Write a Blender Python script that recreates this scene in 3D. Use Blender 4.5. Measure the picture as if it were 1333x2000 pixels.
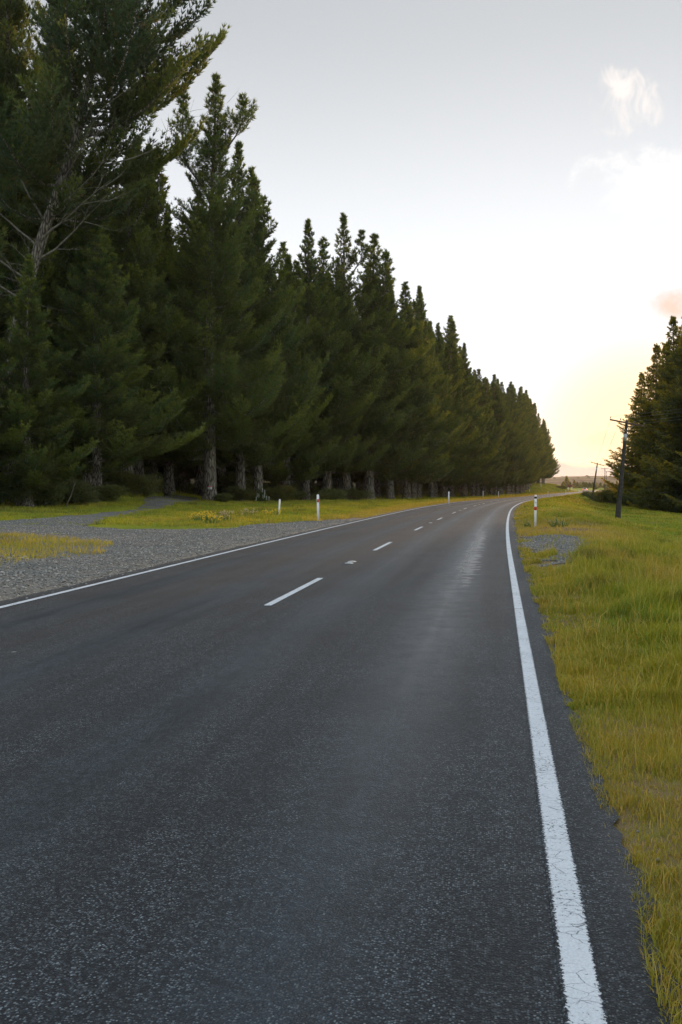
import bpy, math, random
import numpy as np
from mathutils import Vector

R_ = math.radians
C = bpy.context.scene.collection
for o in list(bpy.data.objects):
    bpy.data.objects.remove(o, do_unlink=True)

# ---------------------------------------------------------------- camera, sky, sun, exposure
EYE, FPX = 1.55, 1944.0            # eye height, focal length in photo pixels (1333 wide)
HORIZ = 950.0                      # level line of the photo
cd = bpy.data.cameras.new('camera'); cam = bpy.data.objects.new('camera', cd); C.objects.link(cam)
cam.location = (0, 0, EYE)
cam.rotation_euler = (R_(90) - math.atan((1000 - HORIZ) / FPX), 0, 0)
cd.sensor_fit = 'VERTICAL'; cd.sensor_height = 36.0; cd.lens = 36.0 * FPX / 2000.0
cd.clip_start = 0.05; cd.clip_end = 20000
bpy.context.scene.camera = cam

SUN_AZ, SUN_EL = R_(16.5), R_(2.2)     # clockwise from +Y, above the horizon
w = bpy.data.worlds.new('World'); bpy.context.scene.world = w; w.use_nodes = True
nt = w.node_tree; nt.nodes.clear()
class G:
    """tiny node helper"""
    def __init__(s, nt): s.nt = nt
    def n(s, t, **k):
        nd = s.nt.nodes.new(t)
        for a, v in k.items(): setattr(nd, a, v)
        return nd
    def put(s, sock, v):
        if hasattr(v, 'is_output'): s.nt.links.new(v, sock)
        else: sock.default_value = v
    def m(s, op, a, b=None, c=None, clamp=False):
        nd = s.n('ShaderNodeMath', operation=op, use_clamp=clamp)
        for i, v in enumerate((a, b, c)):
            if v is not None: s.put(nd.inputs[i], v)
        return nd.outputs[0]
    def mix(s, f, a, b, mode='MIX', clamp=False):
        nd = s.n('ShaderNodeMix', data_type='RGBA', blend_type=mode, clamp_result=clamp)
        s.put(nd.inputs[0], f)
        for i, v in ((6, a), (7, b)):
            if isinstance(v, tuple) and len(v) == 3: v = (*v, 1)
            s.put(nd.inputs[i], v)
        return nd.outputs[2]
    def ramp(s, f, lo, hi, a=0.0, b=1.0):
        nd = s.n('ShaderNodeMapRange', interpolation_type='SMOOTHSTEP')
        for i, v in enumerate((f, lo, hi, a, b)): s.put(nd.inputs[i], v)
        return nd.outputs[0]
    def noise(s, vec, scale, detail=3, rough=.55, dist=0):
        nd = s.n('ShaderNodeTexNoise')
        if vec is not None: s.put(nd.inputs['Vector'], vec)
        nd.inputs['Scale'].default_value = scale; nd.inputs['Detail'].default_value = detail
        nd.inputs['Roughness'].default_value = rough; nd.inputs['Distortion'].default_value = dist
        return nd.outputs[0]
    def sep(s, v):
        nd = s.n('ShaderNodeSeparateXYZ'); s.put(nd.inputs[0], v); return nd.outputs
    def com(s, x, y, z):
        nd = s.n('ShaderNodeCombineXYZ')
        for i, v in enumerate((x, y, z)): s.put(nd.inputs[i], v)
        return nd.outputs[0]
g = G(nt)
sky = g.n('ShaderNodeTexSky', sky_type='NISHITA'); sky.sun_disc = False
sky.sun_elevation = SUN_EL; sky.sun_rotation = SUN_AZ
sky.altitude = 300; sky.air_density = 1.0; sky.dust_density = 3.0; sky.ozone_density = 1.0
tc = g.n('ShaderNodeTexCoord').outputs['Generated']
dx, dy, dz = g.sep(tc)
hs = g.n('ShaderNodeHueSaturation'); hs.inputs['Saturation'].default_value = .30
nt.links.new(sky.outputs[0], hs.inputs['Color'])
base = g.mix(1.0, hs.outputs[0], (.90, 1.0, 1.12), 'MULTIPLY')
bw = g.n('ShaderNodeRGBToBW'); nt.links.new(base, bw.inputs[0])
# thin high haze evens the glow out: bright parts roll off, the rest keeps its level
roll = g.m('DIVIDE', 1.0, g.m('ADD', 1.0, g.m('MULTIPLY', bw.outputs[0], .46)))
vm = g.n('ShaderNodeVectorMath', operation='SCALE'); nt.links.new(base, vm.inputs[0]); nt.links.new(roll, vm.inputs['Scale'])
base = vm.outputs[0]
# thin evening cloud: a wispy tuft, a bright heap, a peach wisp and a bank along the horizon
# thin haze veil, thickest low down; unseen pale fill-light sheet added overhead and behind
veil = g.m('ADD', g.ramp(dz, .46, .10, 0, .50), .38)
sdot = g.n('ShaderNodeVectorMath', operation='DOT_PRODUCT'); nt.links.new(tc, sdot.inputs[0])
sdot.inputs[1].default_value = (math.sin(SUN_AZ) * math.cos(SUN_EL), math.cos(SUN_AZ) * math.cos(SUN_EL), math.sin(SUN_EL))
aur = g.ramp(sdot.outputs['Value'], .991, 1.0)
vcol = g.mix(aur, tuple(x / .15 / 1.6 for x in (1.24, 1.28, 1.33)), tuple(x / .15 / 1.6 for x in (2.0, 1.36, .74)))
base = g.mix(veil, base, vcol)
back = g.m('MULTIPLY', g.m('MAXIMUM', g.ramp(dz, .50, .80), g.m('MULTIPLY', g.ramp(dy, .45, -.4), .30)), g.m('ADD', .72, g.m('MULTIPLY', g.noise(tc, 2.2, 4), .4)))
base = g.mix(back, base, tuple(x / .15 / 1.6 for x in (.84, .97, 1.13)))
dyc = g.m('MAXIMUM', dy, .02)
u = g.m('DIVIDE', dx, dyc); v = g.m('DIVIDE', dz, dyc)
front = g.ramp(dy, .3, .5)
uvv = g.com(u, v, 0)
nA = g.noise(g.com(g.m('MULTIPLY', u, 1.7), g.m('MULTIPLY', v, 1.0), 3.1), 26, 5, .6, .6)
nB = g.noise(g.com(u, v, 7.7), 20, 6, .62, .3)
def blob(cu, cv, ru, rv, n, amt, lo, hi):
    a = g.m('DIVIDE', g.m('SUBTRACT', u, cu), ru); b = g.m('DIVIDE', g.m('SUBTRACT', v, cv), rv)
    d = g.m('ADD', g.m('MULTIPLY', a, a), g.m('MULTIPLY', b, b))
    d = g.m('ADD', g.m('SUBTRACT', 1.0, d), g.m('MULTIPLY', g.m('SUBTRACT', n, .5), amt))
    return g.m('MULTIPLY', g.ramp(d, lo, hi), front)
def P(px, py): return ((px - 666.5) / FPX, (HORIZ - py) / FPX)
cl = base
def cloud(f, col, k):
    global cl
    cl = g.mix(g.m('MULTIPLY', f, k), cl, col)
SKYK = 0.15
def sc(c): return tuple(x / SKYK / 1.57 for x in c)
cu, cv = P(1235, 200)
cloud(blob(cu, cv, 75 / FPX, 62 / FPX, nA, 6.0, -.4, 1.5), sc((1.15, 1.05, .99)), .9)
cu, cv = P(1285, 372)
cloud(blob(cu, cv, 150 / FPX, 88 / FPX, nB, 4.2, .0, 1.2), sc((1.15, 1.12, 1.1)), .9)
cu, cv = P(1335, 598)
cloud(blob(cu, cv, 100 / FPX, 42 / FPX, nB, 2.2, .0, 1.3), sc((1.0, .62, .42)), .85)
nC = g.noise(g.com(u, g.m('MULTIPLY', v, 1.6), 1.3), 14, 4, .55, .2)
top = g.m('ADD', (950 - 902) / FPX, g.m('MULTIPLY', g.m('SUBTRACT', nC, .5), .035))
bank = g.m('MULTIPLY', g.ramp(g.m('SUBTRACT', top, v), -.0025, .006), front)
cloud(bank, sc((.74, .60, .57)), .88)
nD = g.noise(g.com(u, g.m('MULTIPLY', v, 2.5), 5.3), 30, 4, .6, .2)
cu, cv = P(1195, 860)
cloud(blob(cu, cv, 70 / FPX, 26 / FPX, nD, 3.0, .1, 1.3), sc((.98, .74, .55)), .6)
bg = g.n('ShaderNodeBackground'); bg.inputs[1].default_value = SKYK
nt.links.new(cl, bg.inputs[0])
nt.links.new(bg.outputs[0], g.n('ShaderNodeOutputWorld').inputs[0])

sd = bpy.data.lights.new('sun', 'SUN'); sun = bpy.data.objects.new('sun', sd); C.objects.link(sun)
sd.energy = 2.4; sd.angle = R_(.8); sd.color = (1.0, .64, .32)
sv = Vector((math.sin(SUN_AZ) * math.cos(SUN_EL), math.cos(SUN_AZ) * math.cos(SUN_EL), math.sin(SUN_EL)))
sun.rotation_euler = sv.to_track_quat('Z', 'Y').to_euler(); sun.location = (30, 120, 60)
vs = bpy.context.scene.view_settings
vs.view_transform = 'Standard'; vs.look = 'None'; vs.gamma = 1; vs.exposure = 0.65
cy = bpy.context.scene.cycles
cy.max_bounces = 6; cy.diffuse_bounces = 3; cy.transparent_max_bounces = 4; cy.volume_bounces = 0

# ---------------------------------------------------------------- helpers
def lk(o, parent=None):
    C.objects.link(o)
    if parent is not None: o.parent = parent
    return o
def tag(o, label=None, cat=None, group=None, kind=None):
    if label: o['label'] = label
    if cat: o['category'] = cat
    if group: o['group'] = group
    if kind: o['kind'] = kind
    return o
def empty(name, loc, rz=0, label=None, cat=None, group=None):
    o = bpy.data.objects.new(name, None); o.empty_display_size = .3
    o.location = loc; o.rotation_euler = (0, 0, rz); lk(o)
    return tag(o, label, cat, group)
def npmesh(name, V, loops, sizes, mats, smooth=False, mi=None, uv=None, attrs=None):
    V = np.asarray(V, np.float32); loops = np.asarray(loops, np.int32).ravel(); sizes = np.asarray(sizes, np.int32)
    me = bpy.data.meshes.new(name)
    me.vertices.add(len(V)); me.vertices.foreach_set('co', V.ravel())
    me.loops.add(len(loops)); me.loops.foreach_set('vertex_index', loops)
    me.polygons.add(len(sizes))
    st = np.zeros(len(sizes), np.int32); st[1:] = np.cumsum(sizes)[:-1]
    me.polygons.foreach_set('loop_start', st)
    if smooth: me.polygons.foreach_set('use_smooth', np.ones(len(sizes), bool))
    if mi is not None: me.polygons.foreach_set('material_index', np.asarray(mi, np.int32))
    for m_ in (mats if isinstance(mats, (list, tuple)) else [mats]): me.materials.append(m_)
    if uv is not None:
        l = me.uv_layers.new(name='UVMap'); l.data.foreach_set('uv', np.asarray(uv, np.float32)[loops].ravel())
    for k, a in (attrs or {}).items():
        at = me.attributes.new(k, 'FLOAT', 'POINT'); at.data.foreach_set('value', np.asarray(a, np.float32))
    me.update(calc_edges=True)
    if not smooth: pass
    return me
class MB:
    """collects boxes, tubes and lathes into ONE mesh"""
    def __init__(s): s.V = []; s.F = []; s.M = []
    def add(s, v, f, m=0):
        b = len(s.V); s.V += [tuple(p) for p in v]
        s.F += [tuple(i + b for i in q) for q in f]; s.M += [m] * len(f)
    def box(s, c, d, m=0, rot=None, taper=1.0, bev=0.0):
        x, y, z = d[0] / 2, d[1] / 2, d[2] / 2
        vs_ = []
        if bev > 0:
            prof = [(-x + bev, -y), (x - bev, -y), (x, -y + bev), (x, y - bev), (x - bev, y), (-x + bev, y), (-x, y - bev), (-x, -y + bev)]
        else: prof = [(-x, -y), (x, -y), (x, y), (-x, y)]
        n = len(prof)
        for zz, t in ((-z, 1), (z, taper)):
            vs_ += [Vector((a * t, b * t, zz)) for a, b in prof]
        if rot is not None: vs_ = [rot @ q for q in vs_]
        vs_ = [(q.x + c[0], q.y + c[1], q.z + c[2]) for q in vs_]
        s.add(vs_, [tuple(range(n))[::-1], tuple(range(n, 2 * n))] + [(i, (i + 1) % n, n + (i + 1) % n, n + i) for i in range(n)], m)
    def tube(s, pts, rad, n=8, m=0, cap=True, lump=0.0, rng=None):
        pts = [Vector(p) for p in pts]
        if not hasattr(rad, '__len__'): rad = [rad] * len(pts)
        vs_ = []; t0 = (pts[1] - pts[0]).normalized()
        a = t0.orthogonal().normalized()
        for i, p in enumerate(pts):
            t = (pts[min(i + 1, len(pts) - 1)] - pts[max(i - 1, 0)]).normalized()
            a = (a - t * a.dot(t)).normalized(); b = t.cross(a)
            for k in range(n):
                th = 2 * math.pi * k / n
                r = rad[i] * (1 + (rng.uniform(-lump, lump) if rng else 0))
                vs_.append(p + (a * math.cos(th) + b * math.sin(th)) * r)
        f = [(i * n + k, i * n + (k + 1) % n, (i + 1) * n + (k + 1) % n, (i + 1) * n + k) for i in range(len(pts) - 1) for k in range(n)]
        if cap: f += [tuple(range(n))[::-1], tuple(range((len(pts) - 1) * n, len(pts) * n))]
        s.add(vs_, f, m)
    def mesh(s, name, mats, smooth=False):
        return npmesh(name, s.V, [i for q in s.F for i in q], [len(q) for q in s.F], mats, smooth, s.M)
    def build(s, name, mats, parent=None, smooth=False):
        return lk(bpy.data.objects.new(name, s.mesh(name, mats, smooth)), parent)
def vhash(ix, iy, seed):
    h = (ix.astype(np.int64) * 374761393 + iy.astype(np.int64) * 668265263 + seed * 974634777) & 0xffffffff
    h = ((h ^ (h >> 13)) * 1274126177) & 0xffffffff
    return ((h ^ (h >> 16)) & 0xffff) / 65535.0
def vnoise(x, y, seed=0):
    x = np.asarray(x, float); y = np.asarray(y, float)
    ix = np.floor(x); iy = np.floor(y); fx = x - ix; fy = y - iy
    fx = fx * fx * (3 - 2 * fx); fy = fy * fy * (3 - 2 * fy)
    a = vhash(ix, iy, seed); b = vhash(ix + 1, iy, seed); c = vhash(ix, iy + 1, seed); d = vhash(ix + 1, iy + 1, seed)
    return (a * (1 - fx) + b * fx) * (1 - fy) + (c * (1 - fx) + d * fx) * fy
def fbm(x, y, seed=0, o=4):
    r = 0; a = .5; s_ = 0
    for k in range(o):
        r = r + a * vnoise(x * 2 ** k, y * 2 ** k, seed + k); s_ += a; a *= .5
    return r / s_
def sstep(x, a, b):
    t = np.clip((np.asarray(x, float) - a) / (b - a), 0, 1); return t * t * (3 - 2 * t)

# ---------------------------------------------------------------- road line and ground height
ys = np.arange(-40, 3000, 1.0)
slope = np.interp(ys, [-40, 20, 60, 80, 110, 180, 270, 350, 460, 620, 3000], [.158, .158, .180, .202, .226, .255, .292, .312, .33, .46, .46])
xr = np.concatenate([[0], np.cumsum((slope[1:] + slope[:-1]) / 2)]); xr += .263 - np.interp(0, ys, xr)
def RX(y): return np.interp(y, ys, xr)           # x of the right edge line
def SL(y): return np.interp(y, ys, slope)
def RZ(y): return np.interp(y, [-40, 70, 100, 124, 160, 215, 260, 411, 700, 3000], [0, 0, -.06, -.18, -.40, -.65, -.68, -.60, -.2, 0])
WID = 6.55
def off(y, d):                                    # point at signed distance d right of the right edge line
    s = SL(y); k = 1 / np.sqrt(1 + s * s)
    return RX(y) + d * k, y - d * s * k
def dist(x, y):                                   # signed distance right of the right edge line (near enough)
    yy = y + 0.0
    for _ in range(3):
        s = SL(yy); d = (x - RX(yy)) / np.sqrt(1 + s * s); yy = y + d * s / np.sqrt(1 + s * s)
    return (x - RX(yy)) / np.sqrt(1 + SL(yy) ** 2), yy
def H(x, y, rough=True):
    x = np.asarray(x, float); y = np.asarray(y, float)
    d, yy = dist(x, y); z = RZ(np.clip(yy, -40, 2900)) * 1.0
    e = -d - WID
    inroad = (d < .9) & (e < .9)
    # right: shoulder, then the ground drops to a low field
    dd = np.maximum(d, 0)
    drop = -1.35 * sstep(dd, 2.5, 9.5) - 1.0 * sstep(dd, 9, 26)
    drop = drop * (.35 + .65 * sstep(yy, 10, 45))
    z = z + drop + .10 * sstep(dd, .5, 1.6) * (1 - sstep(dd, 3, 7))
    # left: verge, forest floor, undergrowth bank, grassy mound beyond the trees
    ee = np.maximum(e, 0)
    z = z + .15 * sstep(ee, 3, 20) + 9.0 * sstep(ee, 34, 90) * (1 - sstep(yy, 400, 480))
    z = z + 1.7 * np.exp(-((x + 24) / 8.5) ** 2) * sstep(y, 50, 72) * (1 - sstep(y, 95, 120))
    z = z + 3.1 * sstep(ee, .8, 11) * sstep(yy, 275, 345) * (1 - .75 * sstep(yy, 415, 470))
    z = z + np.where(d > 0, 1, 0) * 2.2 * sstep(dd, 8, 60) * sstep(yy, 300, 480)
    # far country
    z = z + 6 * sstep(y, 800, 1500)
    if rough:
        amp = sstep(np.maximum(d, e), .5, 3)
        z = z + amp * ((fbm(x / 2.3, y / 2.3, 3) - .5) * .16 + (fbm(x / 9, y / 9, 8) - .5) * (.30 + .35 * sstep(d, 2, 6)))
    return np.where(inroad, z - .03 * (1 - sstep(np.maximum(d, e), .22, .42)), z)
def G3(x, y, dz=0.0): return (float(x), float(y), float(H(x, y)) + dz)
def at(px, py, z=0.0, y=None):
    """photo pixel -> point on the ground (or at distance y)"""
    if y is not None: return (px - 666.5) / FPX * y, y
    Y = 60.0
    for _ in range(60):
        X = (px - 666.5) / FPX * Y
        Yn = (EYE - float(H(X, Y))) * FPX / max(py - HORIZ, 1.5); Y = .6 * Y + .4 * min(Yn, 600)
    return (px - 666.5) / FPX * Y, Y

# ---------------------------------------------------------------- materials
def mat(name, col=(.5, .5, .5), rough=.8, spec=.3, metal=0, var=.0, vscale=5, bump=0, bscale=40, emit=None):
    m = bpy.data.materials.new(name); m.use_nodes = True; t = m.node_tree; q = G(t)
    b = t.nodes['Principled BSDF']
    b.inputs['Roughness'].default_value = rough; b.inputs['Specular IOR Level'].default_value = spec; b.inputs['Metallic'].default_value = metal
    b.inputs['Base Color'].default_value = (*col, 1)
    co = q.n('ShaderNodeTexCoord').outputs['Object']
    if var:
        n_ = q.noise(co, vscale, 5)
        c2 = tuple(x * (1 - var) for x in col); c3 = tuple(min(1, x * (1 + var)) for x in col)
        q.put(b.inputs['Base Color'], q.mix(q.ramp(n_, .3, .7), c2, c3))
    if bump:
        bp = q.n('ShaderNodeBump'); bp.inputs['Strength'].default_value = bump; bp.inputs['Distance'].default_value = .02
        q.put(bp.inputs['Height'], q.noise(co, bscale, 5)); q.put(b.inputs['Normal'], bp.outputs[0])
    return m
def leafmat(name, c1, c2, c3, trans=.35, rnd=.5, thr=(.25, .75), rough=.55):
    """c1..c2 by clump noise and per-object hue, c3 for a share of old needles / straw (attribute 'tint')"""
    m = bpy.data.materials.new(name); m.use_nodes = True; t = m.node_tree; t.nodes.clear(); q = G(t)
    oi = q.n('ShaderNodeObjectInfo').outputs['Random']
    co = q.n('ShaderNodeNewGeometry').outputs['Position']
    ti = q.n('ShaderNodeAttribute'); ti.attribute_name = 'tint'
    n_ = q.noise(co, .55, 3)
    f = q.m('ADD', q.m('MULTIPLY', q.m('SUBTRACT', oi, .5), rnd), n_)
    col = q.mix(q.ramp(f, *thr), c1, c2)
    if name == 'grass_blades':
        pm = q.ramp(q.m('ADD', q.m('MULTIPLY', q.noise(co, .9, 4, .6), .6), q.m('MULTIPLY', q.noise(co, .22, 3), .4)), .46, .62)
        col = q.mix(q.m('MULTIPLY', pm, .85), col, (.085, .105, .014))
    col = q.mix(ti.outputs['Fac'], col, c3)
    fr = q.n('ShaderNodeAttribute'); fr.attribute_name = 'fresh'
    if name != 'grass_blades': col = q.mix(fr.outputs['Fac'], col, (.150, .200, .030))
    df = q.n('ShaderNodeBsdfDiffuse'); q.put(df.inputs[0], col)
    tr = q.n('ShaderNodeBsdfTranslucent'); q.put(tr.inputs[0], q.mix(1.0, col, (1.6, 1.35, .5) if name == 'grass_blades' else ((2.3, 1.6, .6) if trans < .45 else (6.5, 3.0, .5)), 'MULTIPLY'))
    gl = q.n('ShaderNodeBsdfGlossy'); gl.inputs['Roughness'].default_value = rough; gl.inputs[0].default_value = (1, 1, 1, 1)
    a = q.n('ShaderNodeMixShader'); a.inputs[0].default_value = trans; q.put(a.inputs[1], df.outputs[0]); q.put(a.inputs[2], tr.outputs[0])
    b = q.n('ShaderNodeMixShader'); b.inputs[0].default_value = .03; q.put(b.inputs[1], a.outputs[0]); q.put(b.inputs[2], gl.outputs[0])
    q.put(q.n('ShaderNodeOutputMaterial').inputs[0], b.outputs[0])
    return m
M = {}
M['needle'] = leafmat('pine_needles', (.022, .066, .030), (.048, .100, .028), (.150, .105, .055), .42, .42)
M['needle_open'] = leafmat('pine_needles_dark', (.022, .060, .034), (.045, .085, .034), (.150, .105, .055), .35, .42)
M['spruce'] = leafmat('spruce_needles', (.022, .062, .036), (.042, .082, .036), (.10, .09, .045), .45, .4)
M['shrub'] = leafmat('shrub_leaves', (.040, .085, .030), (.095, .135, .038), (.16, .13, .05), .3, .6)
M['grass'] = leafmat('grass_blades', (.165, .250, .008), (.345, .350, .010), (.50, .36, .07), .28, .0, (.35, .68))
M['flower_y'] = mat('yellow_petals', (.75, .50, .03), .7)
M['flower_w'] = mat('white_petals', (.75, .78, .72), .7)
M['bark'] = mat('bark', (.20, .17, .135), .95, .1, var=.45, vscale=3, bump=.9, bscale=14)
# bark: vertical plates
def barkify(m, c1, c2, c3):
    t = m.node_tree; q = G(t); b = t.nodes['Principled BSDF']
    co = q.n('ShaderNodeTexCoord').outputs['Object']; x, y, z = q.sep(co)
    st = q.com(x, y, q.m('MULTIPLY', z, .16))
    v_ = q.n('ShaderNodeTexVoronoi', feature='DISTANCE_TO_EDGE'); q.put(v_.inputs['Vector'], st); v_.inputs['Scale'].default_value = 7
    e_ = q.ramp(v_.outputs[0], 0, .22); n_ = q.noise(co, 2.2, 5)
    col = q.mix(e_, c1, q.mix(q.ramp(n_, .35, .65), c2, c3))
    q.put(b.inputs['Base Color'], col)
    bp = q.n('ShaderNodeBump'); bp.inputs['Strength'].default_value = 1; bp.inputs['Distance'].default_value = .05
    q.put(bp.inputs['Height'], e_); q.put(b.inputs['Normal'], bp.outputs[0])
barkify(M['bark'], (.06, .05, .04), (.19, .17, .135), (.29, .27, .215))
M['dead'] = mat('dead_branch_wood', (.17, .158, .125), .95, .1, var=.4, vscale=4)
M['lichen'] = mat('lichened_twigs', (.27, .27, .15), .95, .1, var=.4, vscale=4)

# ---- ground
def ground_mat():
    m = bpy.data.materials.new('verge_ground'); m.use_nodes = True; t = m.node_tree; q = G(t); b = t.nodes['Principled BSDF']
    po = q.n('ShaderNodeNewGeometry').outputs['Position']
    n1 = q.noise(po, .35, 5); n2 = q.noise(po, 2.2, 6, .65); n3 = q.noise(po, 14, 4, .7); n0 = q.noise(po, .05, 4)
    dry = q.n('ShaderNodeAttribute'); dry.attribute_name = 'dry'
    flo = q.n('ShaderNodeAttribute'); flo.attribute_name = 'floor'
    far = q.n('ShaderNodeAttribute'); far.attribute_name = 'far'
    gr = q.mix(q.ramp(q.m('ADD', q.m('MULTIPLY', n1, .6), q.m('MULTIPLY', n2, .4)), .35, .65), (.150, .205, .010), (.290, .290, .014))
    gr = q.mix(q.ramp(n3, .35, .75), gr, q.mix(.5, gr, (.21, .18, .05)))
    straw = q.mix(n3, (.14, .10, .05), (.29, .21, .10))
    fd = q.m('ADD', dry.outputs['Fac'], q.m('MULTIPLY', q.m('SUBTRACT', n2, .5), 1.3))
    col = q.mix(q.ramp(fd, .35, .8), gr, straw)
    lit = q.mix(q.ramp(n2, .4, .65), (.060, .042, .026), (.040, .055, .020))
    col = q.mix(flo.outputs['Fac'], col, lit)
    moor = q.mix(q.ramp(q.noise(po, .012, 6, .7), .4, .6), (.17, .105, .060), (.24, .165, .09))
    col = q.mix(far.outputs['Fac'], col, moor)
    q.put(b.inputs['Base Color'], col); b.inputs['Roughness'].default_value = .95; b.inputs['Specular IOR Level'].default_value = .1
    bp = q.n('ShaderNodeBump'); bp.inputs['Strength'].default_value = .8; bp.inputs['Distance'].default_value = .05
    q.put(bp.inputs['Height'], q.m('ADD', n3, n2)); q.put(b.inputs['Normal'], bp.outputs[0])
    return m
M['ground'] = ground_mat()

def asphalt(name, paint=False):
    m = bpy.data.materials.new(name); m.use_nodes = True; t = m.node_tree; q = G(t); b = t.nodes['Principled BSDF']
    uv = q.n('ShaderNodeUVMap').outputs[0]; U, V_, _ = q.sep(uv)
    vo = q.n('ShaderNodeTexVoronoi'); q.put(vo.inputs['Vector'], uv); vo.inputs['Scale'].default_value = 115
    vc = q.sep(vo.outputs['Color'])
    chip = q.m('SUBTRACT', 1.0, q.m('MULTIPLY', vo.outputs['Distance'], 1.25), clamp=True)
    nl = q.noise(uv, .55, 4); nm = q.noise(uv, 3.5, 5, .6)
    nstreak = q.noise(q.com(q.m('MULTIPLY', U, 2.2), q.m('MULTIPLY', V_, .12), 0), 2.0, 4)
    # wheel paths: polished stone, less texture
    wp = None
    for c_ in (-.95, -2.45, -4.15, -5.65):
        f = q.m('SUBTRACT', 1.0, q.m('MULTIPLY', q.m('ABSOLUTE', q.m('SUBTRACT', U, c_)), 2.0), clamp=True)
        wp = f if wp is None else q.m('MAXIMUM', wp, f)
    wp = q.m('MULTIPLY', wp, q.ramp(nstreak, .25, .65, .55, 1.0))
    br = q.m('POWER', vc[0], 4.0)
    stone = q.mix(br, (.010, .017, .024), (.30, .35, .37))
    stone = q.mix(q.m('MULTIPLY', vc[1], .35), stone, (.018, .034, .040))
    binder = (.006, .007, .009)
    col = q.mix(q.ramp(chip, .18, .55), binder, stone)
    col = q.mix(q.m('MULTIPLY', wp, .55), col, (.036, .053, .068))
    col = q.mix(q.ramp(q.m('ADD', q.m('MULTIPLY', nl, .5), q.m('MULTIPLY', nstreak, .5)), .42, .62, 0, .6), col, (.008, .010, .012))
    gr1 = q.noise(uv, 26, 3, .8); gr2 = q.noise(uv, 9, 2, .7)
    col = q.mix(q.m('MULTIPLY', q.ramp(gr1, .50, .72), .55), col, (.085, .100, .112))
    col = q.mix(q.m('MULTIPLY', q.ramp(gr2, .35, .60, 1, 0), .35), col, (.006, .008, .011))
    # bled, shiny patches in the right-hand wheel path; pale colour paints their sheen
    bu = q.m('SUBTRACT', 1.0, q.m('MULTIPLY', q.m('ABSOLUTE', q.m('SUBTRACT', U, -.80)), 3.4), clamp=True)
    bands = q.noise(q.com(q.m('MULTIPLY', U, .9), q.m('MULTIPLY', V_, 1.5), 0), 3.2, 6, .72)
    vr = q.m('MULTIPLY', q.ramp(V_, 13, 19), q.ramp(V_, 30, 44, 1, 0))
    vr = q.m('ADD', q.m('MULTIPLY', vr, .52), q.m('MULTIPLY', q.m('MULTIPLY', q.ramp(nm, .42, .62), q.ramp(V_, 45, 20)), .34))
    bl = q.ramp(q.m('MULTIPLY', q.m('MULTIPLY', q.m('POWER', bu, .5), vr), q.m('MULTIPLY', bands, 2.0)), .34, .62)
    col = q.mix(q.m('MULTIPLY', bl, .45), col, (.16, .145, .14))
    bw_ = q.m('SUBTRACT', 1.0, q.m('MULTIPLY', q.m('ABSOLUTE', q.m('SUBTRACT', U, -.95)), 1.5), clamp=True)
    shn = q.m('MULTIPLY', q.m('MULTIPLY', bw_, q.m('MULTIPLY', q.ramp(V_, 3, 12), q.ramp(V_, 75, 30))), q.ramp(nm, .30, .65, .35, 1.0))
    col = q.mix(q.m('MULTIPLY', shn, .55), col, (.078, .088, .096))  # broad sheen of this wheel path, painted in as lighter colour
    # ragged outer edge: dusty old seal
    edge = q.m('MAXIMUM', q.ramp(U, .12, .32), q.ramp(U, -WID - .35, -WID - .12, 1, 0))
    ed = q.m('MULTIPLY', edge, q.ramp(nm, .35, .7, .1, .8))
    col = q.mix(ed, col, (.060, .058, .055))
    # pale bird lime / chalky spots
    sp = q.n('ShaderNodeTexVoronoi'); q.put(sp.inputs['Vector'], uv); sp.inputs['Scale'].default_value = .9
    spot = q.m('MULTIPLY', q.ramp(q.m('ADD', sp.outputs['Distance'], q.m('MULTIPLY', q.noise(uv, 22, 3), .09)), .06, .085, 1, 0), q.ramp(q.sep(sp.outputs['Color'])[0], .62, .7))
    col = q.mix(q.m('MULTIPLY', spot, .65), col, (.42, .42, .40))
    rough = q.m('SUBTRACT', q.m('SUBTRACT', .62, q.m('MULTIPLY', wp, .20)), q.m('ADD', q.m('MULTIPLY', bl, .14), q.m('MULTIPLY', shn, .10)))
    bs = q.m('MULTIPLY', q.m('SUBTRACT', 1.0, q.m('MULTIPLY', wp, .35)), q.m('SUBTRACT', 1.0, q.m('MULTIPLY', bl, .8)))
    hgt = q.m('ADD', q.m('MULTIPLY', chip, .8), q.m('MULTIPLY', q.m('MULTIPLY', vc[2], chip), .5))
    if paint:
        e2 = q.n('ShaderNodeTexVoronoi', feature='DISTANCE_TO_EDGE'); q.put(e2.inputs['Vector'], q.com(q.m('MULTIPLY', U, 1), q.m('MULTIPLY', q.m('ADD', V_, q.m('MULTIPLY', nm, .15)), 1.8), 0)); e2.inputs['Scale'].default_value = 9
        crack = q.m('MULTIPLY', q.ramp(e2.outputs[0], .0, .028, 1, 0), q.ramp(q.noise(uv, 5, 3), .42, .54))
        nf = q.noise(uv, 55, 3, .7)
        loc_ = q.noise(uv, 1.7, 3)
        wear = q.ramp(q.m('ADD', q.m('MULTIPLY', nf, .75), q.m('MULTIPLY', loc_, .35)), .61, .69)
        ab = q.m('ABSOLUTE', U)
        for c_ in (-WID, -3.22): ab = q.m('MINIMUM', ab, q.m('ABSOLUTE', q.m('SUBTRACT', U, c_)))
        rag = q.ramp(q.m('ADD', ab, q.m('MULTIPLY', q.m('SUBTRACT', q.noise(uv, 60, 3, .7), .5), .055)), .048, .054)
        hole = q.m('MAXIMUM', rag, q.m('MAXIMUM', q.m('MULTIPLY', wear, .85), q.m('MULTIPLY', crack, .75)))
        pc = q.mix(q.noise(uv, 3, 5), (.56, .60, .63), (.74, .77, .78))
        pc = q.mix(q.m('MULTIPLY', q.ramp(chip, .1, .5, 1, 0), .18), pc, (.25, .27, .28))
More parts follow.
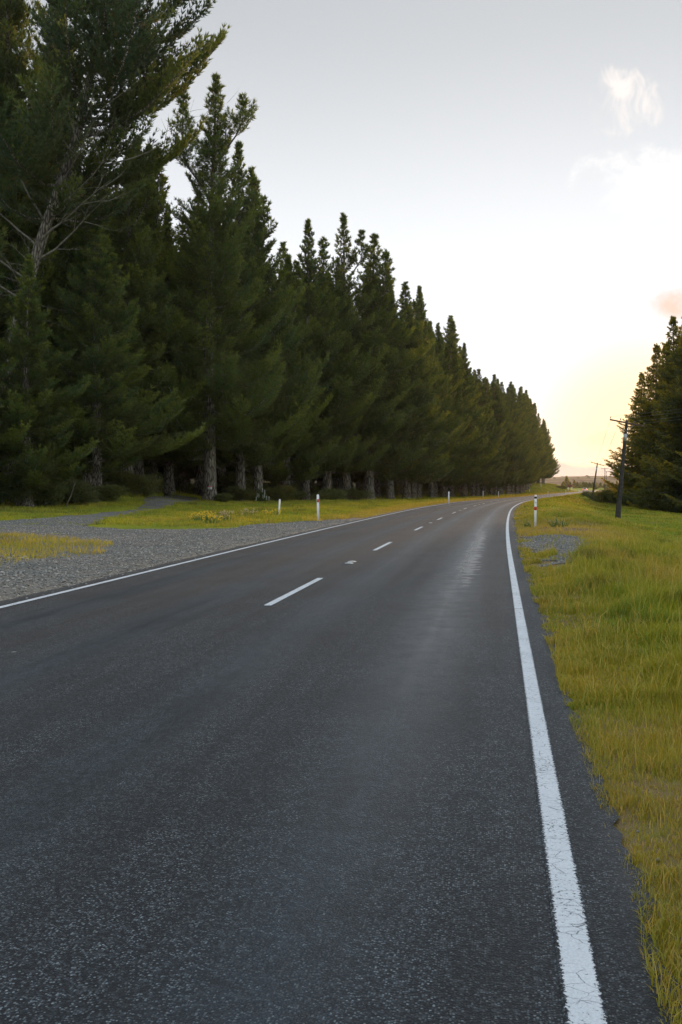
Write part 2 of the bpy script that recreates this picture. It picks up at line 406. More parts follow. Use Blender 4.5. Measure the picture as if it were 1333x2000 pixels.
        col = q.mix(hole, pc, col); rough = .6; bs = .45
    q.put(b.inputs['Base Color'], col); q.put(b.inputs['Roughness'], rough)
    b.inputs['Specular IOR Level'].default_value = .28 if not paint else .2
    bp = q.n('ShaderNodeBump'); bp.inputs['Distance'].default_value = .003
    q.put(bp.inputs['Strength'], bs); q.put(bp.inputs['Height'], hgt); q.put(b.inputs['Normal'], bp.outputs[0])
    return m
M['asphalt'] = asphalt('chip_seal'); M['paint'] = asphalt('road_paint', True)

def gravel_mat():
    m = bpy.data.materials.new('loose_gravel'); m.use_nodes = True; t = m.node_tree; q = G(t); b = t.nodes['Principled BSDF']
    po = q.n('ShaderNodeNewGeometry').outputs['Position']
    vo = q.n('ShaderNodeTexVoronoi'); q.put(vo.inputs['Vector'], po); vo.inputs['Scale'].default_value = 22
    c_ = q.sep(vo.outputs['Color'])
    col = q.mix(c_[0], (.135, .130, .108), (.38, .37, .32))
    col = q.mix(q.ramp(vo.outputs['Distance'], .3, .65), col, (.06, .06, .06))
    col = q.mix(q.ramp(q.noise(po, .45, 6, .65), .42, .62, 0, .75), col, (.19, .175, .145))
    q.put(b.inputs['Base Color'], col); b.inputs['Roughness'].default_value = .9; b.inputs['Specular IOR Level'].default_value = .25
    bp = q.n('ShaderNodeBump'); bp.inputs['Strength'].default_value = .9; bp.inputs['Distance'].default_value = .02
    q.put(bp.inputs['Height'], q.m('SUBTRACT', 1.0, vo.outputs['Distance'])); q.put(b.inputs['Normal'], bp.outputs[0])
    return m
M['gravel'] = gravel_mat()
def stone_mat():
    m = bpy.data.materials.new('stone'); m.use_nodes = True; t = m.node_tree; q = G(t); b = t.nodes['Principled BSDF']
    ti = q.n('ShaderNodeAttribute'); ti.attribute_name = 'tint'
    q.put(b.inputs['Base Color'], q.mix(ti.outputs['Fac'], (.13, .135, .12), (.46, .45, .41))); b.inputs['Roughness'].default_value = .85
    return m
M['stone'] = stone_mat()

# ---------------------------------------------------------------- ground sheet
yr = np.concatenate([np.arange(-30, 0, 2.0), np.arange(0, 60, .6), np.arange(60, 130, 1.4), 130 * 1.02 ** np.arange(0, 180)])
yr = yr[yr < 3400]
dc = np.concatenate([-np.geomspace(900, 45, 26), np.arange(-44, -12, .9), np.arange(-12, -7.4, .35), [-7.3, -7.0, -6.7, -3.3, 0, .2, .35, .5, .7], np.arange(.9, 14, .4), np.arange(14, 45, 1.2), np.geomspace(46, 1300, 26)])
YY, DD = np.meshgrid(yr, dc, indexing='ij')
XX = RX(np.clip(YY, -40, 2900)) + DD
ZZ = H(XX, YY)
def dryness(x, y):
    d, yy = dist(x, y); e = -d - WID
    r = np.where(d > 0, .75 * (1 - sstep(d, .6, 2.0)) + .85 * np.exp(-((d - 2.2) / 2.2) ** 2 - ((yy - 36) / 9) ** 2), 0)
    r = r + np.where(e > 0, .9 * (1 - sstep(e, 1.2, 3.2)), 0) + np.where(d > 0, .55 * sstep(fbm(x / 3.1, y / 3.1, 21), .52, .68), .35 * sstep(fbm(x / 4, y / 4, 22), .55, .7))
    return np.clip(r, 0, 1)
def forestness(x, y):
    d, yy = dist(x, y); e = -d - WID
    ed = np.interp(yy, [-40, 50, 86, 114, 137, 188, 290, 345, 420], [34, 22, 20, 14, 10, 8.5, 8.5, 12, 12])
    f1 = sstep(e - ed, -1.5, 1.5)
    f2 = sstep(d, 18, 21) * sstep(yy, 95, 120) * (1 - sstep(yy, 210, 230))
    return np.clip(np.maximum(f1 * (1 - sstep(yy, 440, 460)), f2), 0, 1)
n1, n2 = YY.shape
idx = np.arange(n1 * n2).reshape(n1, n2)
q4 = np.stack([idx[:-1, :-1], idx[:-1, 1:], idx[1:, 1:], idx[1:, :-1]], -1).reshape(-1, 4)
V = np.stack([XX, YY, ZZ], -1).reshape(-1, 3)
me = npmesh('ground', V, q4, [4] * len(q4), M['ground'], True,
            attrs={'dry': dryness(XX, YY).ravel(), 'floor': forestness(XX, YY).ravel(), 'far': sstep(YY, 700, 900).ravel()})
tag(lk(bpy.data.objects.new('ground', me)), kind='structure')

# distant moorland ridge
def ridge(name, y0, y1, base, amp, seed, x0, x1):
    xs = np.linspace(x0, x1, 260); yy = np.linspace(y0, y1, 14)
    Y, X = np.meshgrid(yy, xs, indexing='ij'); t = (Y - y0) / (y1 - y0)
    prof = sstep(t, 0, .65)
    Z = -4 + prof * (base + amp * (fbm(X / 260, Y / 260, seed) - .5) + 1.6 * (fbm(X / 22, Y / 60, seed + 4) - .5) * t)
    i = np.arange(X.size).reshape(X.shape)
    q = np.stack([i[:-1, :-1], i[:-1, 1:], i[1:, 1:], i[1:, :-1]], -1).reshape(-1, 4)
    me = npmesh(name, np.stack([X, Y, Z], -1).reshape(-1, 3), q, [4] * len(q), M['ground'], True,
                attrs={'dry': np.ones(X.size), 'floor': np.zeros(X.size), 'far': np.ones(X.size)})
    return tag(lk(bpy.data.objects.new(name, me)), kind='structure'), X, Y, Z
hill, hX, hY, hZ = ridge('hills', 1000, 1900, 20.5, 9, 31, -600, 2200)

# ---------------------------------------------------------------- road
road = empty('road', (0, 0, 0)); tag(road, kind='structure')
ry = np.concatenate([np.arange(-20, 40, .5), np.arange(40, 120, 1.0), np.arange(120, 640, 3.0)])
arc = np.concatenate([[0], np.cumsum(np.hypot(np.diff(ry), np.diff(RX(ry))))]); arc -= np.interp(0, ry, arc)
def strip(name, d0, d1, y0, y1, dz, m, nd=2, parent=None, jag=0):
    yy = ry[(ry > y0) & (ry < y1)]; yy = np.concatenate([[y0], yy, [y1]])
    if jag: yy = np.unique(np.concatenate([yy, np.arange(y0, min(y1, 60), .12)]))
    ds = np.linspace(d0, d1, nd)
    Yg, Dg = np.meshgrid(yy, ds, indexing='ij')
    Dg = Dg.copy()
    if jag:
        Dg[:, -1] += (fbm(yy * 1.3, yy * 0, 5) - .5) * jag + (vnoise(yy * 9, yy * 0, 6) - .5) * .06
        Dg[:, 0] += (fbm(yy * .9, yy * 0, 15) - .5) * jag + (vnoise(yy * 9, yy * 0, 16) - .5) * .06
    X, Y = off(Yg, Dg)
    Z = RZ(Yg) + dz + (-.0 if jag == 0 else 0)
    i = np.arange(X.size).reshape(X.shape)
    q = np.stack([i[:-1, :-1], i[:-1, 1:], i[1:, 1:], i[1:, :-1]], -1).reshape(-1, 4)
    uv = np.stack([Dg, np.interp(Yg, ry, arc)], -1).reshape(-1, 2)
    me = npmesh(name, np.stack([X, Y, Z], -1).reshape(-1, 3), q, [4] * len(q), m, True, uv=uv)
    return lk(bpy.data.objects.new(name, me), parent)
strip('asphalt', -WID - .32, .31, -18, 620, 0, M['asphalt'], 12, road, .13)
strip('edge_line', -.064, .064, -17, 610, .004, M['paint'], 2, road)
strip('edge_line', -WID - .064, -WID + .064, -17, 610, .004, M['paint'], 2, road)
CL = -3.22
# first dashes placed where the photo shows them, then a regular beat
dash = []
for (pa, pb) in (((512, 1193), (628, 1135)), ((740, 1078), (778, 1061))):
    ya = EYE * FPX / (pa[1] - HORIZ); yb = EYE * FPX / (pb[1] - HORIZ); dash.append((ya, yb))
per = 11.0
y_ = dash[1][0] + per
while y_ < 330: dash.append((y_, y_ + 3.1)); y_ += per
dash.insert(0, (dash[0][0] - 11.2, dash[0][0] - 8.1))
for a_, b_ in dash: strip('centre_dash', CL - .064, CL + .064, a_, b_, .004, M['paint'], 2, road)
# raised reflective markers between the dashes
M['stud_w'] = mat('stud_white', (.74, .76, .74), .4, .5)
M['stud_g'] = mat('stud_lens', (.45, .48, .46), .15, .6)
def stud(y, first=None):
    x, yy = off(y, CL); rz = -math.atan(float(SL(y)))
    t = empty('road_stud', (float(x), float(yy), float(RZ(y)) + .002), rz,
              'small white raised reflective marker on the centre line of the road', 'road marker', 'raised markers between the centre dashes')
    b = MB()
    b.box((0, 0, .009), (.115, .10, .018), 0, taper=.72); b.box((0, .0, .004), (.16, .13, .007), 0)
    b.build('body', M['stud_w'], t)
    b = MB(); b.box((0, -.048, .010), (.085, .004, .011), 0); b.build('lens', M['stud_g'], t)
    return t
sty = [EYE * FPX / (1101.5 - HORIZ), EYE * FPX / (1099 - HORIZ)]
k_ = 0
stud_l = []
for i in range(2, len(dash) - 1, 1):
    if dash[i][1] < 110 and i % 2 == 0 or i == 1: stud_l.append((dash[i][1] + dash[i + 1][0]) / 2)
studs = [dash[1][1] + (dash[2][0] - dash[1][1]) * .5] + [(dash[i][1] + dash[i + 1][0]) / 2 for i in (3, 5, 7) if dash[i][1] < 140]
nth = ['nearest', 'second nearest', 'third nearest', 'farthest']
for i, y in enumerate(studs):
    t = stud(y); t['label'] = 'small white raised reflective marker on the centre line, %s of the four' % nth[i]
    if i == 0:      # a worn white base beside the first one
        t2 = stud(y - .42); t2['label'] = 'white raised marker base just in front of the nearest centre line marker'

# ---------------------------------------------------------------- gravel sheets
def inside(poly, x, y):
    c = np.zeros(x.shape, bool); n = len(poly)
    for i in range(n):
        x1, y1 = poly[i]; x2, y2 = poly[(i + 1) % n]
        k = ((y1 > y) != (y2 > y)); 
        with np.errstate(divide='ignore', invalid='ignore'):
            xi = (x2 - x1) * (y - y1) / (y2 - y1 + 1e-12) + x1
        c ^= k & (x < xi)
    return c
def sheet(name, poly, step, dz, m, jit=.5, seed=1, parent=None):
    p = np.array(poly); x0, y0 = p.min(0) - 1; x1, y1 = p.max(0) + 1
    xs = np.arange(x0, x1, step); yy = np.arange(y0, y1, step)
    Y, X = np.meshgrid(yy, xs, indexing='ij')
    jx = X + (fbm(X / .9, Y / .9, seed) - .5) * jit * 2; jy = Y + (fbm(X / .9, Y / .9, seed + 9) - .5) * jit * 4
    ok = inside(poly, jx, jy)
    i = np.arange(X.size).reshape(X.shape)
    q = np.stack([i[:-1, :-1], i[:-1, 1:], i[1:, 1:], i[1:, :-1]], -1).reshape(-1, 4)
    keep = ok[:-1, :-1].ravel(); q = q[keep]
    used, inv = np.unique(q, return_inverse=True)
    Z = H(X, Y) + dz
    V = np.stack([X, Y, Z], -1).reshape(-1, 3)[used]
    me = npmesh(name, V, inv, [4] * len(q), m, True)
    return lk(bpy.data.objects.new(name, me), parent), X[:-1, :-1].ravel()[keep], Y[:-1, :-1].ravel()[keep]
def lpt(px, py): return ((px - 666.5) / FPX * (EYE * FPX / (py - HORIZ)), EYE * FPX / (py - HORIZ))
def roadleft(y, e=.15): x, yy = off(y, -WID - e); return (float(x), float(yy))
edgeL = [roadleft(y) for y in (2, 6, 10, 15, 20, 26, 32, 38, 44, 50, 58)]
gpoly = edgeL + [lpt(735, 1010), lpt(622, 1018), lpt(545, 1021), lpt(450, 1031), lpt(330, 1033), lpt(160, 1031), lpt(205, 1016), lpt(300, 1001), lpt(330, 996),
                 (-11.6, 78), (-12.0, 88), (-15.5, 90), (-15.2, 78), lpt(262, 1002), lpt(120, 1014), lpt(0, 1024), (-24, 40), (-24, 20), (-16, 4)]
gsheet, gx, gy = sheet('gravel_shoulder', gpoly, .22, .012, M['gravel'], .45, 40)
tag(gsheet, kind='structure')
pocket = [(float(RX(y)) + .5, y) for y in (18.5, 22, 26, 30)] + [(6.3, 30.5), (7.0, 28.5), (6.6, 25.5), (5.6, 22.5), (4.5, 19.5)]
psheet, pgx, pgy = sheet('gravel_pocket', pocket, .12, .012, M['gravel'], .5, 60)
tag(psheet, kind='structure')
island = [lpt(-60, 1047), lpt(60, 1048), lpt(170, 1056), lpt(222, 1066), lpt(205, 1074), lpt(110, 1086), lpt(40, 1100), lpt(-60, 1120)]

# ---------------------------------------------------------------- scattered stuff: grass, stones
rs = np.random.RandomState(5)
def blades(name, x, y, h, wd, lean, tint, mats, label, cat, dz=0):
    """bent three-point grass blades, each two faces"""
    n = len(x); z = H(x, y) + dz
    a = rs.rand(n) * 2 * np.pi; la = rs.rand(n) * 2 * np.pi
    cx, cy_ = np.cos(a) * wd / 2, np.sin(a) * wd / 2
    lx, ly = np.cos(la) * lean * h, np.sin(la) * lean * h
    b0 = np.stack([x - cx, y - cy_, z - .01], -1); b1 = np.stack([x + cx, y + cy_, z - .01], -1)
    m0 = np.stack([x - cx * .7 + lx * .3, y - cy_ * .7 + ly * .3, z + h * .6], -1); m1 = np.stack([x + cx * .7 + lx * .3, y + cy_ * .7 + ly * .3, z + h * .6], -1)
    tp = np.stack([x + lx, y + ly, z + h * (1 - .25 * lean)], -1)
    V = np.stack([b0, b1, m1, m0, tp], 1).reshape(-1, 3)
    o = np.arange(n)[:, None] * 5
    loops = np.concatenate([o + [0, 1, 2, 3], o + [3, 2, 4]], 1).ravel()
    sizes = np.tile([4, 3], n)
    me = npmesh(name, V, loops, sizes, mats, False, attrs={'tint': np.clip(np.repeat(tint, 5) + np.tile([-.08, -.08, .04, .04, .30], n), 0, 1)})
    o_ = lk(bpy.data.objects.new(name, me)); tag(o_, label, cat, kind='stuff'); return o_
def infr(x, y, mx=60):   # roughly inside the view, with a margin for a step to the side
    px = 666.5 + x / np.maximum(y, .5) * FPX
    return (px > -350 - mx) & (px < 1333 + 350 + mx) & (y > 1.2)
# right verge
X_, Y_, Hh, Ww, Tt = [], [], [], [], []
def right_band(n, y0, y1, dmax, hs_, ws_, edge=.22):
    t = rs.rand(n); y = y0 + (y1 - y0) * t ** 1.25; d = edge + (rs.rand(n) ** 1.15) * dmax
    x, yy = off(y, d); x = np.asarray(x)
    thick = fbm(x / .55, yy / .55, 2); clump = fbm(x / .16, yy / .16, 77, 2)
    keep = infr(x, yy) & (rs.rand(n) < (.12 + 1.3 * clump) * (np.where(yy < 13, .8, .3) + np.where(yy < 13, .2, .7) * sstep(fbm(x / .8, yy / 1.1, 301), .30, .46))) & (~inside(pocket, x + (fbm(x, yy, 61) - .5) * 1.6, yy + (fbm(x, yy, 62) - .5) * 5) | ((rs.rand(n) < .10) & (fbm(x / .4, yy / .8, 63) > .55)))
    jag = (fbm(yy * 1.1, yy * 0, 44) - .5) * .35
    keep &= d > edge + np.maximum(jag * .5, -.05)
    bare = np.exp(-((d - 2.4) / 2.0) ** 2 - ((yy - 34.0) / 5.0) ** 2)
    keep &= rs.rand(n) > bare * .85
    x, yy, d, thick, bare = x[keep], yy[keep], d[keep], thick[keep], bare[keep]; k = len(x)
    tall = .40 + 1.25 * sstep(thick, .35, .72)
    big = fbm(x / 1.7, yy / 1.7, 12) - .07
    h = hs_ * (.45 + rs.rand(k) * .8) * tall * (.4 + .6 * sstep(d, .35, 1.2))
    edgey = 1 - sstep(d, .5, 1.5)
    tn = dryness(x, yy) * .22 + edgey * .04 + bare * .8 + .30 * (1 - sstep(yy, 3.0, 8.0)) + .55 * sstep(fbm(x / 2.4, yy / 3.8, 207), .50, .66) * sstep(d, .8, 2.5) + (rs.rand(k) < .10 + .20 * edgey) * .7 + (big - .58) * .5
    X_.append(x); Y_.append(yy); Hh.append(h); Ww.append(ws_ * (.6 + .8 * rs.rand(k))); Tt.append(tn)
right_band(170000, 1.6, 9, 3.2, .125, .0042)
right_band(5000, 2, 9, 3.2, .36, .003)
right_band(15000, 7, 26, 7.5, .36, .007)
Tt[-1] = Tt[-1] + .35
right_band(200000, 7, 22, 6.0, .16, .0075)
right_band(170000, 20, 50, 11, .13, .014)
right_band(110000, 45, 130, 24, .13, .035)
right_band(80000, 120, 330, 30, .16, .10)
blades('verge_grass', np.concatenate(X_), np.concatenate(Y_), np.concatenate(Hh), np.concatenate(Ww), .25 + .5 * rs.rand(sum(map(len, X_))), np.concatenate(Tt), M['grass'],
       'green and straw coloured grass covering the verge right of the road', 'grass')
# left verge
X_, Y_, Hh, Ww, Tt = [], [], [], [], []
def left_band(n, y0, y1, e0, e1, hs_, ws_):
    y = y0 + (y1 - y0) * rs.rand(n); e = e0 + (e1 - e0) * rs.rand(n)
    x, yy = off(y, -WID - e)
    keep = infr(x, yy, 0) & ((~inside(gpoly, x + (fbm(x, yy, 50) - .5) * 1.6, yy + (fbm(x, yy, 51) - .5) * 3.4)) | ((rs.rand(n) < .05) & (fbm(x / 1.1, yy / 1.1, 401) > .6))) & (rs.rand(n) < .2 + 1.2 * fbm(x / .5, yy / .5, 78, 2))
    x, yy, e = x[keep], yy[keep], e[keep]; k = len(x)
    h = hs_ * (.4 + rs.rand(k)) * (.5 + .5 * sstep(e, .3, 1.6)) * (.7 + .9 * sstep(fbm(x / 1.6, yy / 1.6, 33), .5, .7))
    ff = forestness(x, yy); h = h * (1 + 1.4 * sstep(ff, .1, .6))
    tn = dryness(x, yy) * .55 + (rs.rand(k) < .12) * .5 + (rs.rand(k) - .5) * .15
    tn = tn + .5 * np.exp(-(np.hypot(x - lpt(430, 1024)[0], (yy - lpt(430, 1024)[1]) / 2) / 2.5) ** 2) * rs.rand(k)
    X_.append(x); Y_.append(yy); Hh.append(h); Ww.append(ws_ * (.6 + .8 * rs.rand(k))); Tt.append(tn)
left_band(190000, 36, 95, .5, 24, .13, .022)
left_band(60000, 95, 190, .5, 14, .15, .045)
left_band(40000, 190, 420, .5, 14, .2, .11)
x = -26 + rs.rand(90000) * 22; y = 15 + rs.rand(90000) * 20
k = inside(island, x + (fbm(x, y, 70) - .5) * 1.2, y + (fbm(x, y, 71) - .5) * 1.6)
top_ = sstep(y, 19.5 + (x + 10) * -.3, 24 + (x + 10) * -.3)
k &= rs.rand(len(x)) < .12 + .9 * top_ * sstep(fbm(x / .6, y / .6, 73), .25, .5)
x, y = x[k], y[k]
X_.append(x); Y_.append(y); Hh.append(.15 * (.4 + rs.rand(len(x)) * .9)); Ww.append(.009 + .008 * rs.rand(len(x))); Tt.append(.25 + .6 * (rs.rand(len(x)) < .4) * rs.rand(len(x)))
# long grass on the undergrowth bank
n = 60000; x = -34 + rs.rand(n) * 24; y = 42 + rs.rand(n) * 34
d_, yy_ = dist(x, y); k = (forestness(x, y) > .02) & (forestness(x, y) < 1.01) & infr(x, y, 0) & ~inside(gpoly, x, y) & (rs.rand(n) < sstep(fbm(x / 1.3, y / 1.3, 91), .3, .6))
x, y = x[k], y[k]
X_.append(x); Y_.append(y); Hh.append(.35 * (.4 + rs.rand(len(x)))); Ww.append(.025 + .02 * rs.rand(len(x))); Tt.append(.15 + .5 * (rs.rand(len(x)) < .3) * rs.rand(len(x)))
blades('roadside_grass', np.concatenate(X_), np.concatenate(Y_), np.concatenate(Hh), np.concatenate(Ww), .2 + .5 * rs.rand(sum(map(len, X_))), np.concatenate(Tt), M['grass'],
       'yellow green grass along the forest edge left of the road', 'grass')
# loose stones
OC = np.array([(1, 0, 0), (-.9, .1, 0), (0, 1, .1), (.1, -1, 0), (0, .1, .7), (0, 0, -.6), (.6, .6, .35), (-.6, -.5, .3)])
def stones(name, x, y, s, label, dz=.012):
    n = len(x)
    tf = [(0, 2, 6), (6, 2, 4), (0, 6, 4), (2, 1, 4), (1, 7, 4), (1, 3, 7), (7, 3, 4), (3, 0, 4), (0, 3, 5), (3, 1, 5), (1, 2, 5), (2, 0, 5)]
    P_ = OC[None] * (.7 + .6 * rs.rand(n, 8, 1)); a = rs.rand(n) * 6.28; c, s_ = np.cos(a)[:, None], np.sin(a)[:, None]
    px = P_[..., 0] * c - P_[..., 1] * s_; py = P_[..., 0] * s_ + P_[..., 1] * c
    V = np.stack([x[:, None] + px * s[:, None] / 2, y[:, None] + py * s[:, None] / 2, (H(x, y) + dz)[:, None] + (P_[..., 2] * .8 + .3) * s[:, None] / 2], -1).reshape(-1, 3)
    loops = (np.arange(n)[:, None, None] * 8 + np.array(tf)[None]).ravel()
    me = npmesh(name, V, loops, [3] * (n * len(tf)), M['stone'], False, attrs={'tint': np.repeat(rs.rand(n) ** 1.5, 8)})
    return tag(lk(bpy.data.objects.new(name, me)), label, 'gravel', kind='stuff')
n = 42000; ii = rs.randint(0, len(gx), n * 3); x = gx[ii] + rs.rand(n * 3) * .22; y = gy[ii] + rs.rand(n * 3) * .22
k = infr(x, y, 0) & (y < 46) & ~inside(island, x, y) & (rs.rand(len(x)) < np.clip(24 / y, 0, 1)); x, y = x[k][:n], y[k][:n]
stones('gravel_stones', x, y, .018 + .045 * rs.rand(len(x)) ** 2.5, 'loose grey gravel stones on the wide left shoulder')
n = 5000; x = -16 + rs.rand(n) * 14; y = 16 + rs.rand(n) * 12
k = inside(island, x + (rs.rand(n) - .5), y + (rs.rand(n) - .5)) & (y < 23.5 + (x + 10) * -.3); x, y = x[k], y[k]
stones('bank_stones', x, y, .03 + .12 * rs.rand(len(x)) ** 3, 'pale stones heaped along the front of the grassy island')
n = 3500; ii = rs.randint(0, len(pgx), n); stones('pocket_stones', pgx[ii] + rs.rand(n) * .12, pgy[ii] + rs.rand(n) * .12, .012 + .035 * rs.rand(n) ** 2, 'loose grey gravel stones in the pocket beside the right edge line')
n = 900; yq = 2 + 26 * rs.rand(n); xq, yq = off(yq, .2 + .25 * rs.rand(n)); stones('edge_stones', xq, yq, .008 + .02 * rs.rand(n) ** 2, 'small grit along the crumbling right edge of the seal', .0)

# ---------------------------------------------------------------- trees
def needles(T, D, n_per, L, W, spread, up, rng, tint, fresh=None):
    """T tuft points, D their directions -> thin pointed faces fanned forward"""
    T = np.repeat(T, n_per, 0); D = np.repeat(D, n_per, 0); ti = np.repeat(tint, n_per)
    n = len(T)
    r = rng.normal(size=(n, 3)); r /= np.linalg.norm(r, axis=1)[:, None]
    d = D + r * spread; d[:, 2] += up; d /= np.linalg.norm(d, axis=1)[:, None]
    s = np.cross(d, rng.normal(size=(n, 3))); s /= np.linalg.norm(s, axis=1)[:, None] + 1e-9
    l = L * (.6 + .8 * rng.rand(n))[:, None]; w_ = W * (.6 + .8 * rng.rand(n))[:, None]
    a = T - s * w_ * .25; b = T + d * l * .45 - s * w_ * .5 ; c = T + d * l; e = T + d * l * .45 + s * w_ * .5
    V = np.stack([a, b, c, e], 1).reshape(-1, 3)
    tt_ = np.repeat(np.clip(ti + (rng.rand(n) - .5) * .15, 0, 1), 4)
    if fresh is None: return V, tt_
    return V, tt_, np.clip(np.repeat(np.repeat(fresh, n_per) + (rng.rand(n) - .5) * .2, 4) + np.tile([-.12, 0, .15, 0], n), 0, 1)
def conifer(name, seed, Ht, R, cb, wh, nb, m_leaf, kind='pine', tuft=.24, nper=9, L=.36, W=.065, path=None, rt=None, tops=1, prof=None, dead_low=0, side=None, gap=0.0, old=.20, stub=True, spread=.75, shoot_k=1.0):
    """returns (trunk mesh, crown mesh, dead branch mesh or None)"""
    rng = np.random.RandomState(seed); rr = random.Random(seed)
    rt = rt or Ht * .0165
    wob = [(rr.uniform(-1, 1) * .01 * Ht, rr.uniform(-1, 1) * .01 * Ht) for _ in range(4)]
    def axis(z):
        t = z / Ht
        if path: return Vector(path(z))
        return Vector((wob[0][0] * math.sin(t * 5 + wob[2][0]) * t, wob[1][1] * math.sin(t * 4.3 + wob[3][1]) * t, z))
    def rad(z):
        t = z / Ht; return rt * ((1 - t) ** .85 * .95 + .02) * (1 + .45 * math.exp(-z / .5))
    wood = MB(); dead = MB()
    zs = [-.5, 0, .25, .6, 1.2, 2, 3.2, 5] + [5 + (Ht - 5) * k / 12 for k in range(1, 13)]
    zs = [z for z in zs if z <= Ht]
    wood.tube([axis(z) for z in zs], [rad(max(z, 0)) for z in zs], 12, 0, True, .06, rr)
    T, D, TI, FR = [], [], [], []
    prof = prof or (lambda t: (min(1, (t + .14) / .24)) * (1 - t) ** 1.15 + .03)
    leaders = [(axis, cb, Ht, 1.0)]
    for k in range(1, tops):      # extra leaders near the top
        zf = Ht * rr.uniform(.62, .78); az = rr.uniform(0, 6.28); o = rr.uniform(.05, .085) * Ht; ht2 = Ht * rr.uniform(.9, .975)
        def ax2(z, zf=zf, az=az, o=o, ht2=ht2):
            q = min(1, max(0, (z - zf) / (.12 * Ht))); q = q * q * (3 - 2 * q)
            b = axis(z); return Vector((b.x + math.cos(az) * o * q, b.y + math.sin(az) * o * q, z))
        wood.tube([ax2(zf + (ht2 - zf) * i / 6) for i in range(7)], [rad(zf) * .6 * (1 - i / 6.4) + .01 for i in range(7)], 6)
        leaders.append((ax2, zf + .08 * Ht, ht2, .62))
    for ax, z0, z1, sc_ in leaders:
        z = z0; a0 = rr.uniform(0, 6.28)
        while z < z1 - .15:
            t = (z - z0) / (z1 - z0)
            tt = (z - cb) / (Ht - cb)
            nbr = nb if t < .85 else max(3, nb - 1)
            a0 += rr.uniform(.6, 1.4)
            for k in range(nbr):
                az = a0 + 6.283 * k / nbr + rr.uniform(-.35, .35)
                ln = R * (prof(tt) if sc_ == 1 else .34 * prof(t * .6 + .4) + .02) * (rr.uniform(.45, 1.25) if rr.random() > .12 else rr.uniform(1.25, 1.5))
                if side is not None: ln *= side(az, tt)
                if rr.random() < gap: continue
                if ln < .14: ln = .14
                if kind == 'spruce': el = -.10 + .55 * tt + rr.uniform(-.08, .08); curve = .10
                else: el = .02 + .72 * tt ** 1.3 + rr.uniform(-.20, .20); curve = .42
                zb = z + rr.uniform(-.25, .25); p0 = ax(min(zb, z1))
                dh = Vector((math.cos(az), math.sin(az), 0)); perp = Vector((-dh.y, dh.x, 0)); bend = rr.uniform(-.18, .18)
                droop = -.10 * (1 - tt) if kind != 'spruce' else -.22 * (1 - tt)
                def bp(s): return p0 + dh * (ln * s * (math.cos(el))) + perp * (ln * bend * s * s) + Vector((0, 0, ln * (math.sin(el) * s + droop * math.sin(s * 2.6) + curve * s ** 3 * .8)))
                pts = [bp(s) for s in (0, .3, .6, .85, 1)]
                rb = max(.012, min(.16, ln * .014))
                wood.tube(pts, [rb, rb * .75, rb * .5, rb * .28, rb * .1], 4, 0, False)
                # shoots
                bf = rr.uniform(-.35, .30)
                ns = max(4, int(ln * 7.2 * shoot_k))
                for q in range(ns):
                    s = (.24 if kind == 'pine' and ln > 1.6 else .12); s = s + (1 - s) * (q + rr.random()) / ns
                    b0 = bp(s); tg = (bp(min(1, s + .05)) - bp(s - .05)).normalized()
                    sd_ = 1 if (q % 2) else -1
                    an = rr.uniform(.5, 1.15)
                    lat = tg.cross(Vector((0, 0, 1))).normalized() * sd_
                    sdv = (tg * math.cos(an) + lat * math.sin(an) + Vector((0, 0, rr.uniform(.0, .75) if kind != 'spruce' else rr.uniform(-.35, .1)))).normalized()
                    sl = ln * .40 * (1.15 - s) * rr.uniform(.5, 1.3) + .25 * min(1, ln)
                    nt_ = max(1, int(sl / tuft))
                    for j in range(nt_):
                        f_ = (j + .5 + rr.uniform(-.3, .3)) / nt_
                        c_ = b0 + sdv * (sl * f_) + Vector((0, 0, (.18 if kind != 'spruce' else -.05) * sl * f_ * f_))
                        dd = (sdv + Vector((0, 0, .25 * f_ if kind != 'spruce' else 0))).normalized()
                        T.append(tuple(c_)); D.append(tuple(dd))
                        inner = 1 - min(1, s * 1.35); FR.append(max(0, (s - .55) * 1.1 + .35 * f_ * s + bf) * .8); TI.append(min(1, old * (1.6 * inner + .25 * (1 - tt)) + (.5 if rr.random() < .03 else 0)))
                for j in range(3):
                    e_ = bp(.88 + .06 * j); tg = (bp(1) - bp(.9)).normalized()
                    T.append(tuple(e_)); D.append(tuple((tg + Vector((0, 0, .3 if kind != 'spruce' else 0))).normalized())); TI.append(0); FR.append(max(0, .5 + bf))
            z += wh * (1 - .68 * t) * rr.uniform(.75, 1.25)
    # leader candles
    for ax, z0, z1, sc_ in leaders:
        for j in range(10):
            zz = z1 - j * .16; T.append(tuple(ax(zz))); D.append((0, 0, 1)); TI.append(0); FR.append(.3)
    T = np.array(T); D = np.array(D); TI = np.array(TI)
    V, ti, fr_ = needles(T, D, nper, L, W, spread, .12 if kind != 'spruce' else -.05, rng, TI, np.array(FR))
    nq = len(V) // 4
    crown = npmesh(name + '_crown', V, np.arange(nq * 4), [4] * nq, m_leaf, False, attrs={'tint': ti, 'fresh': fr_})
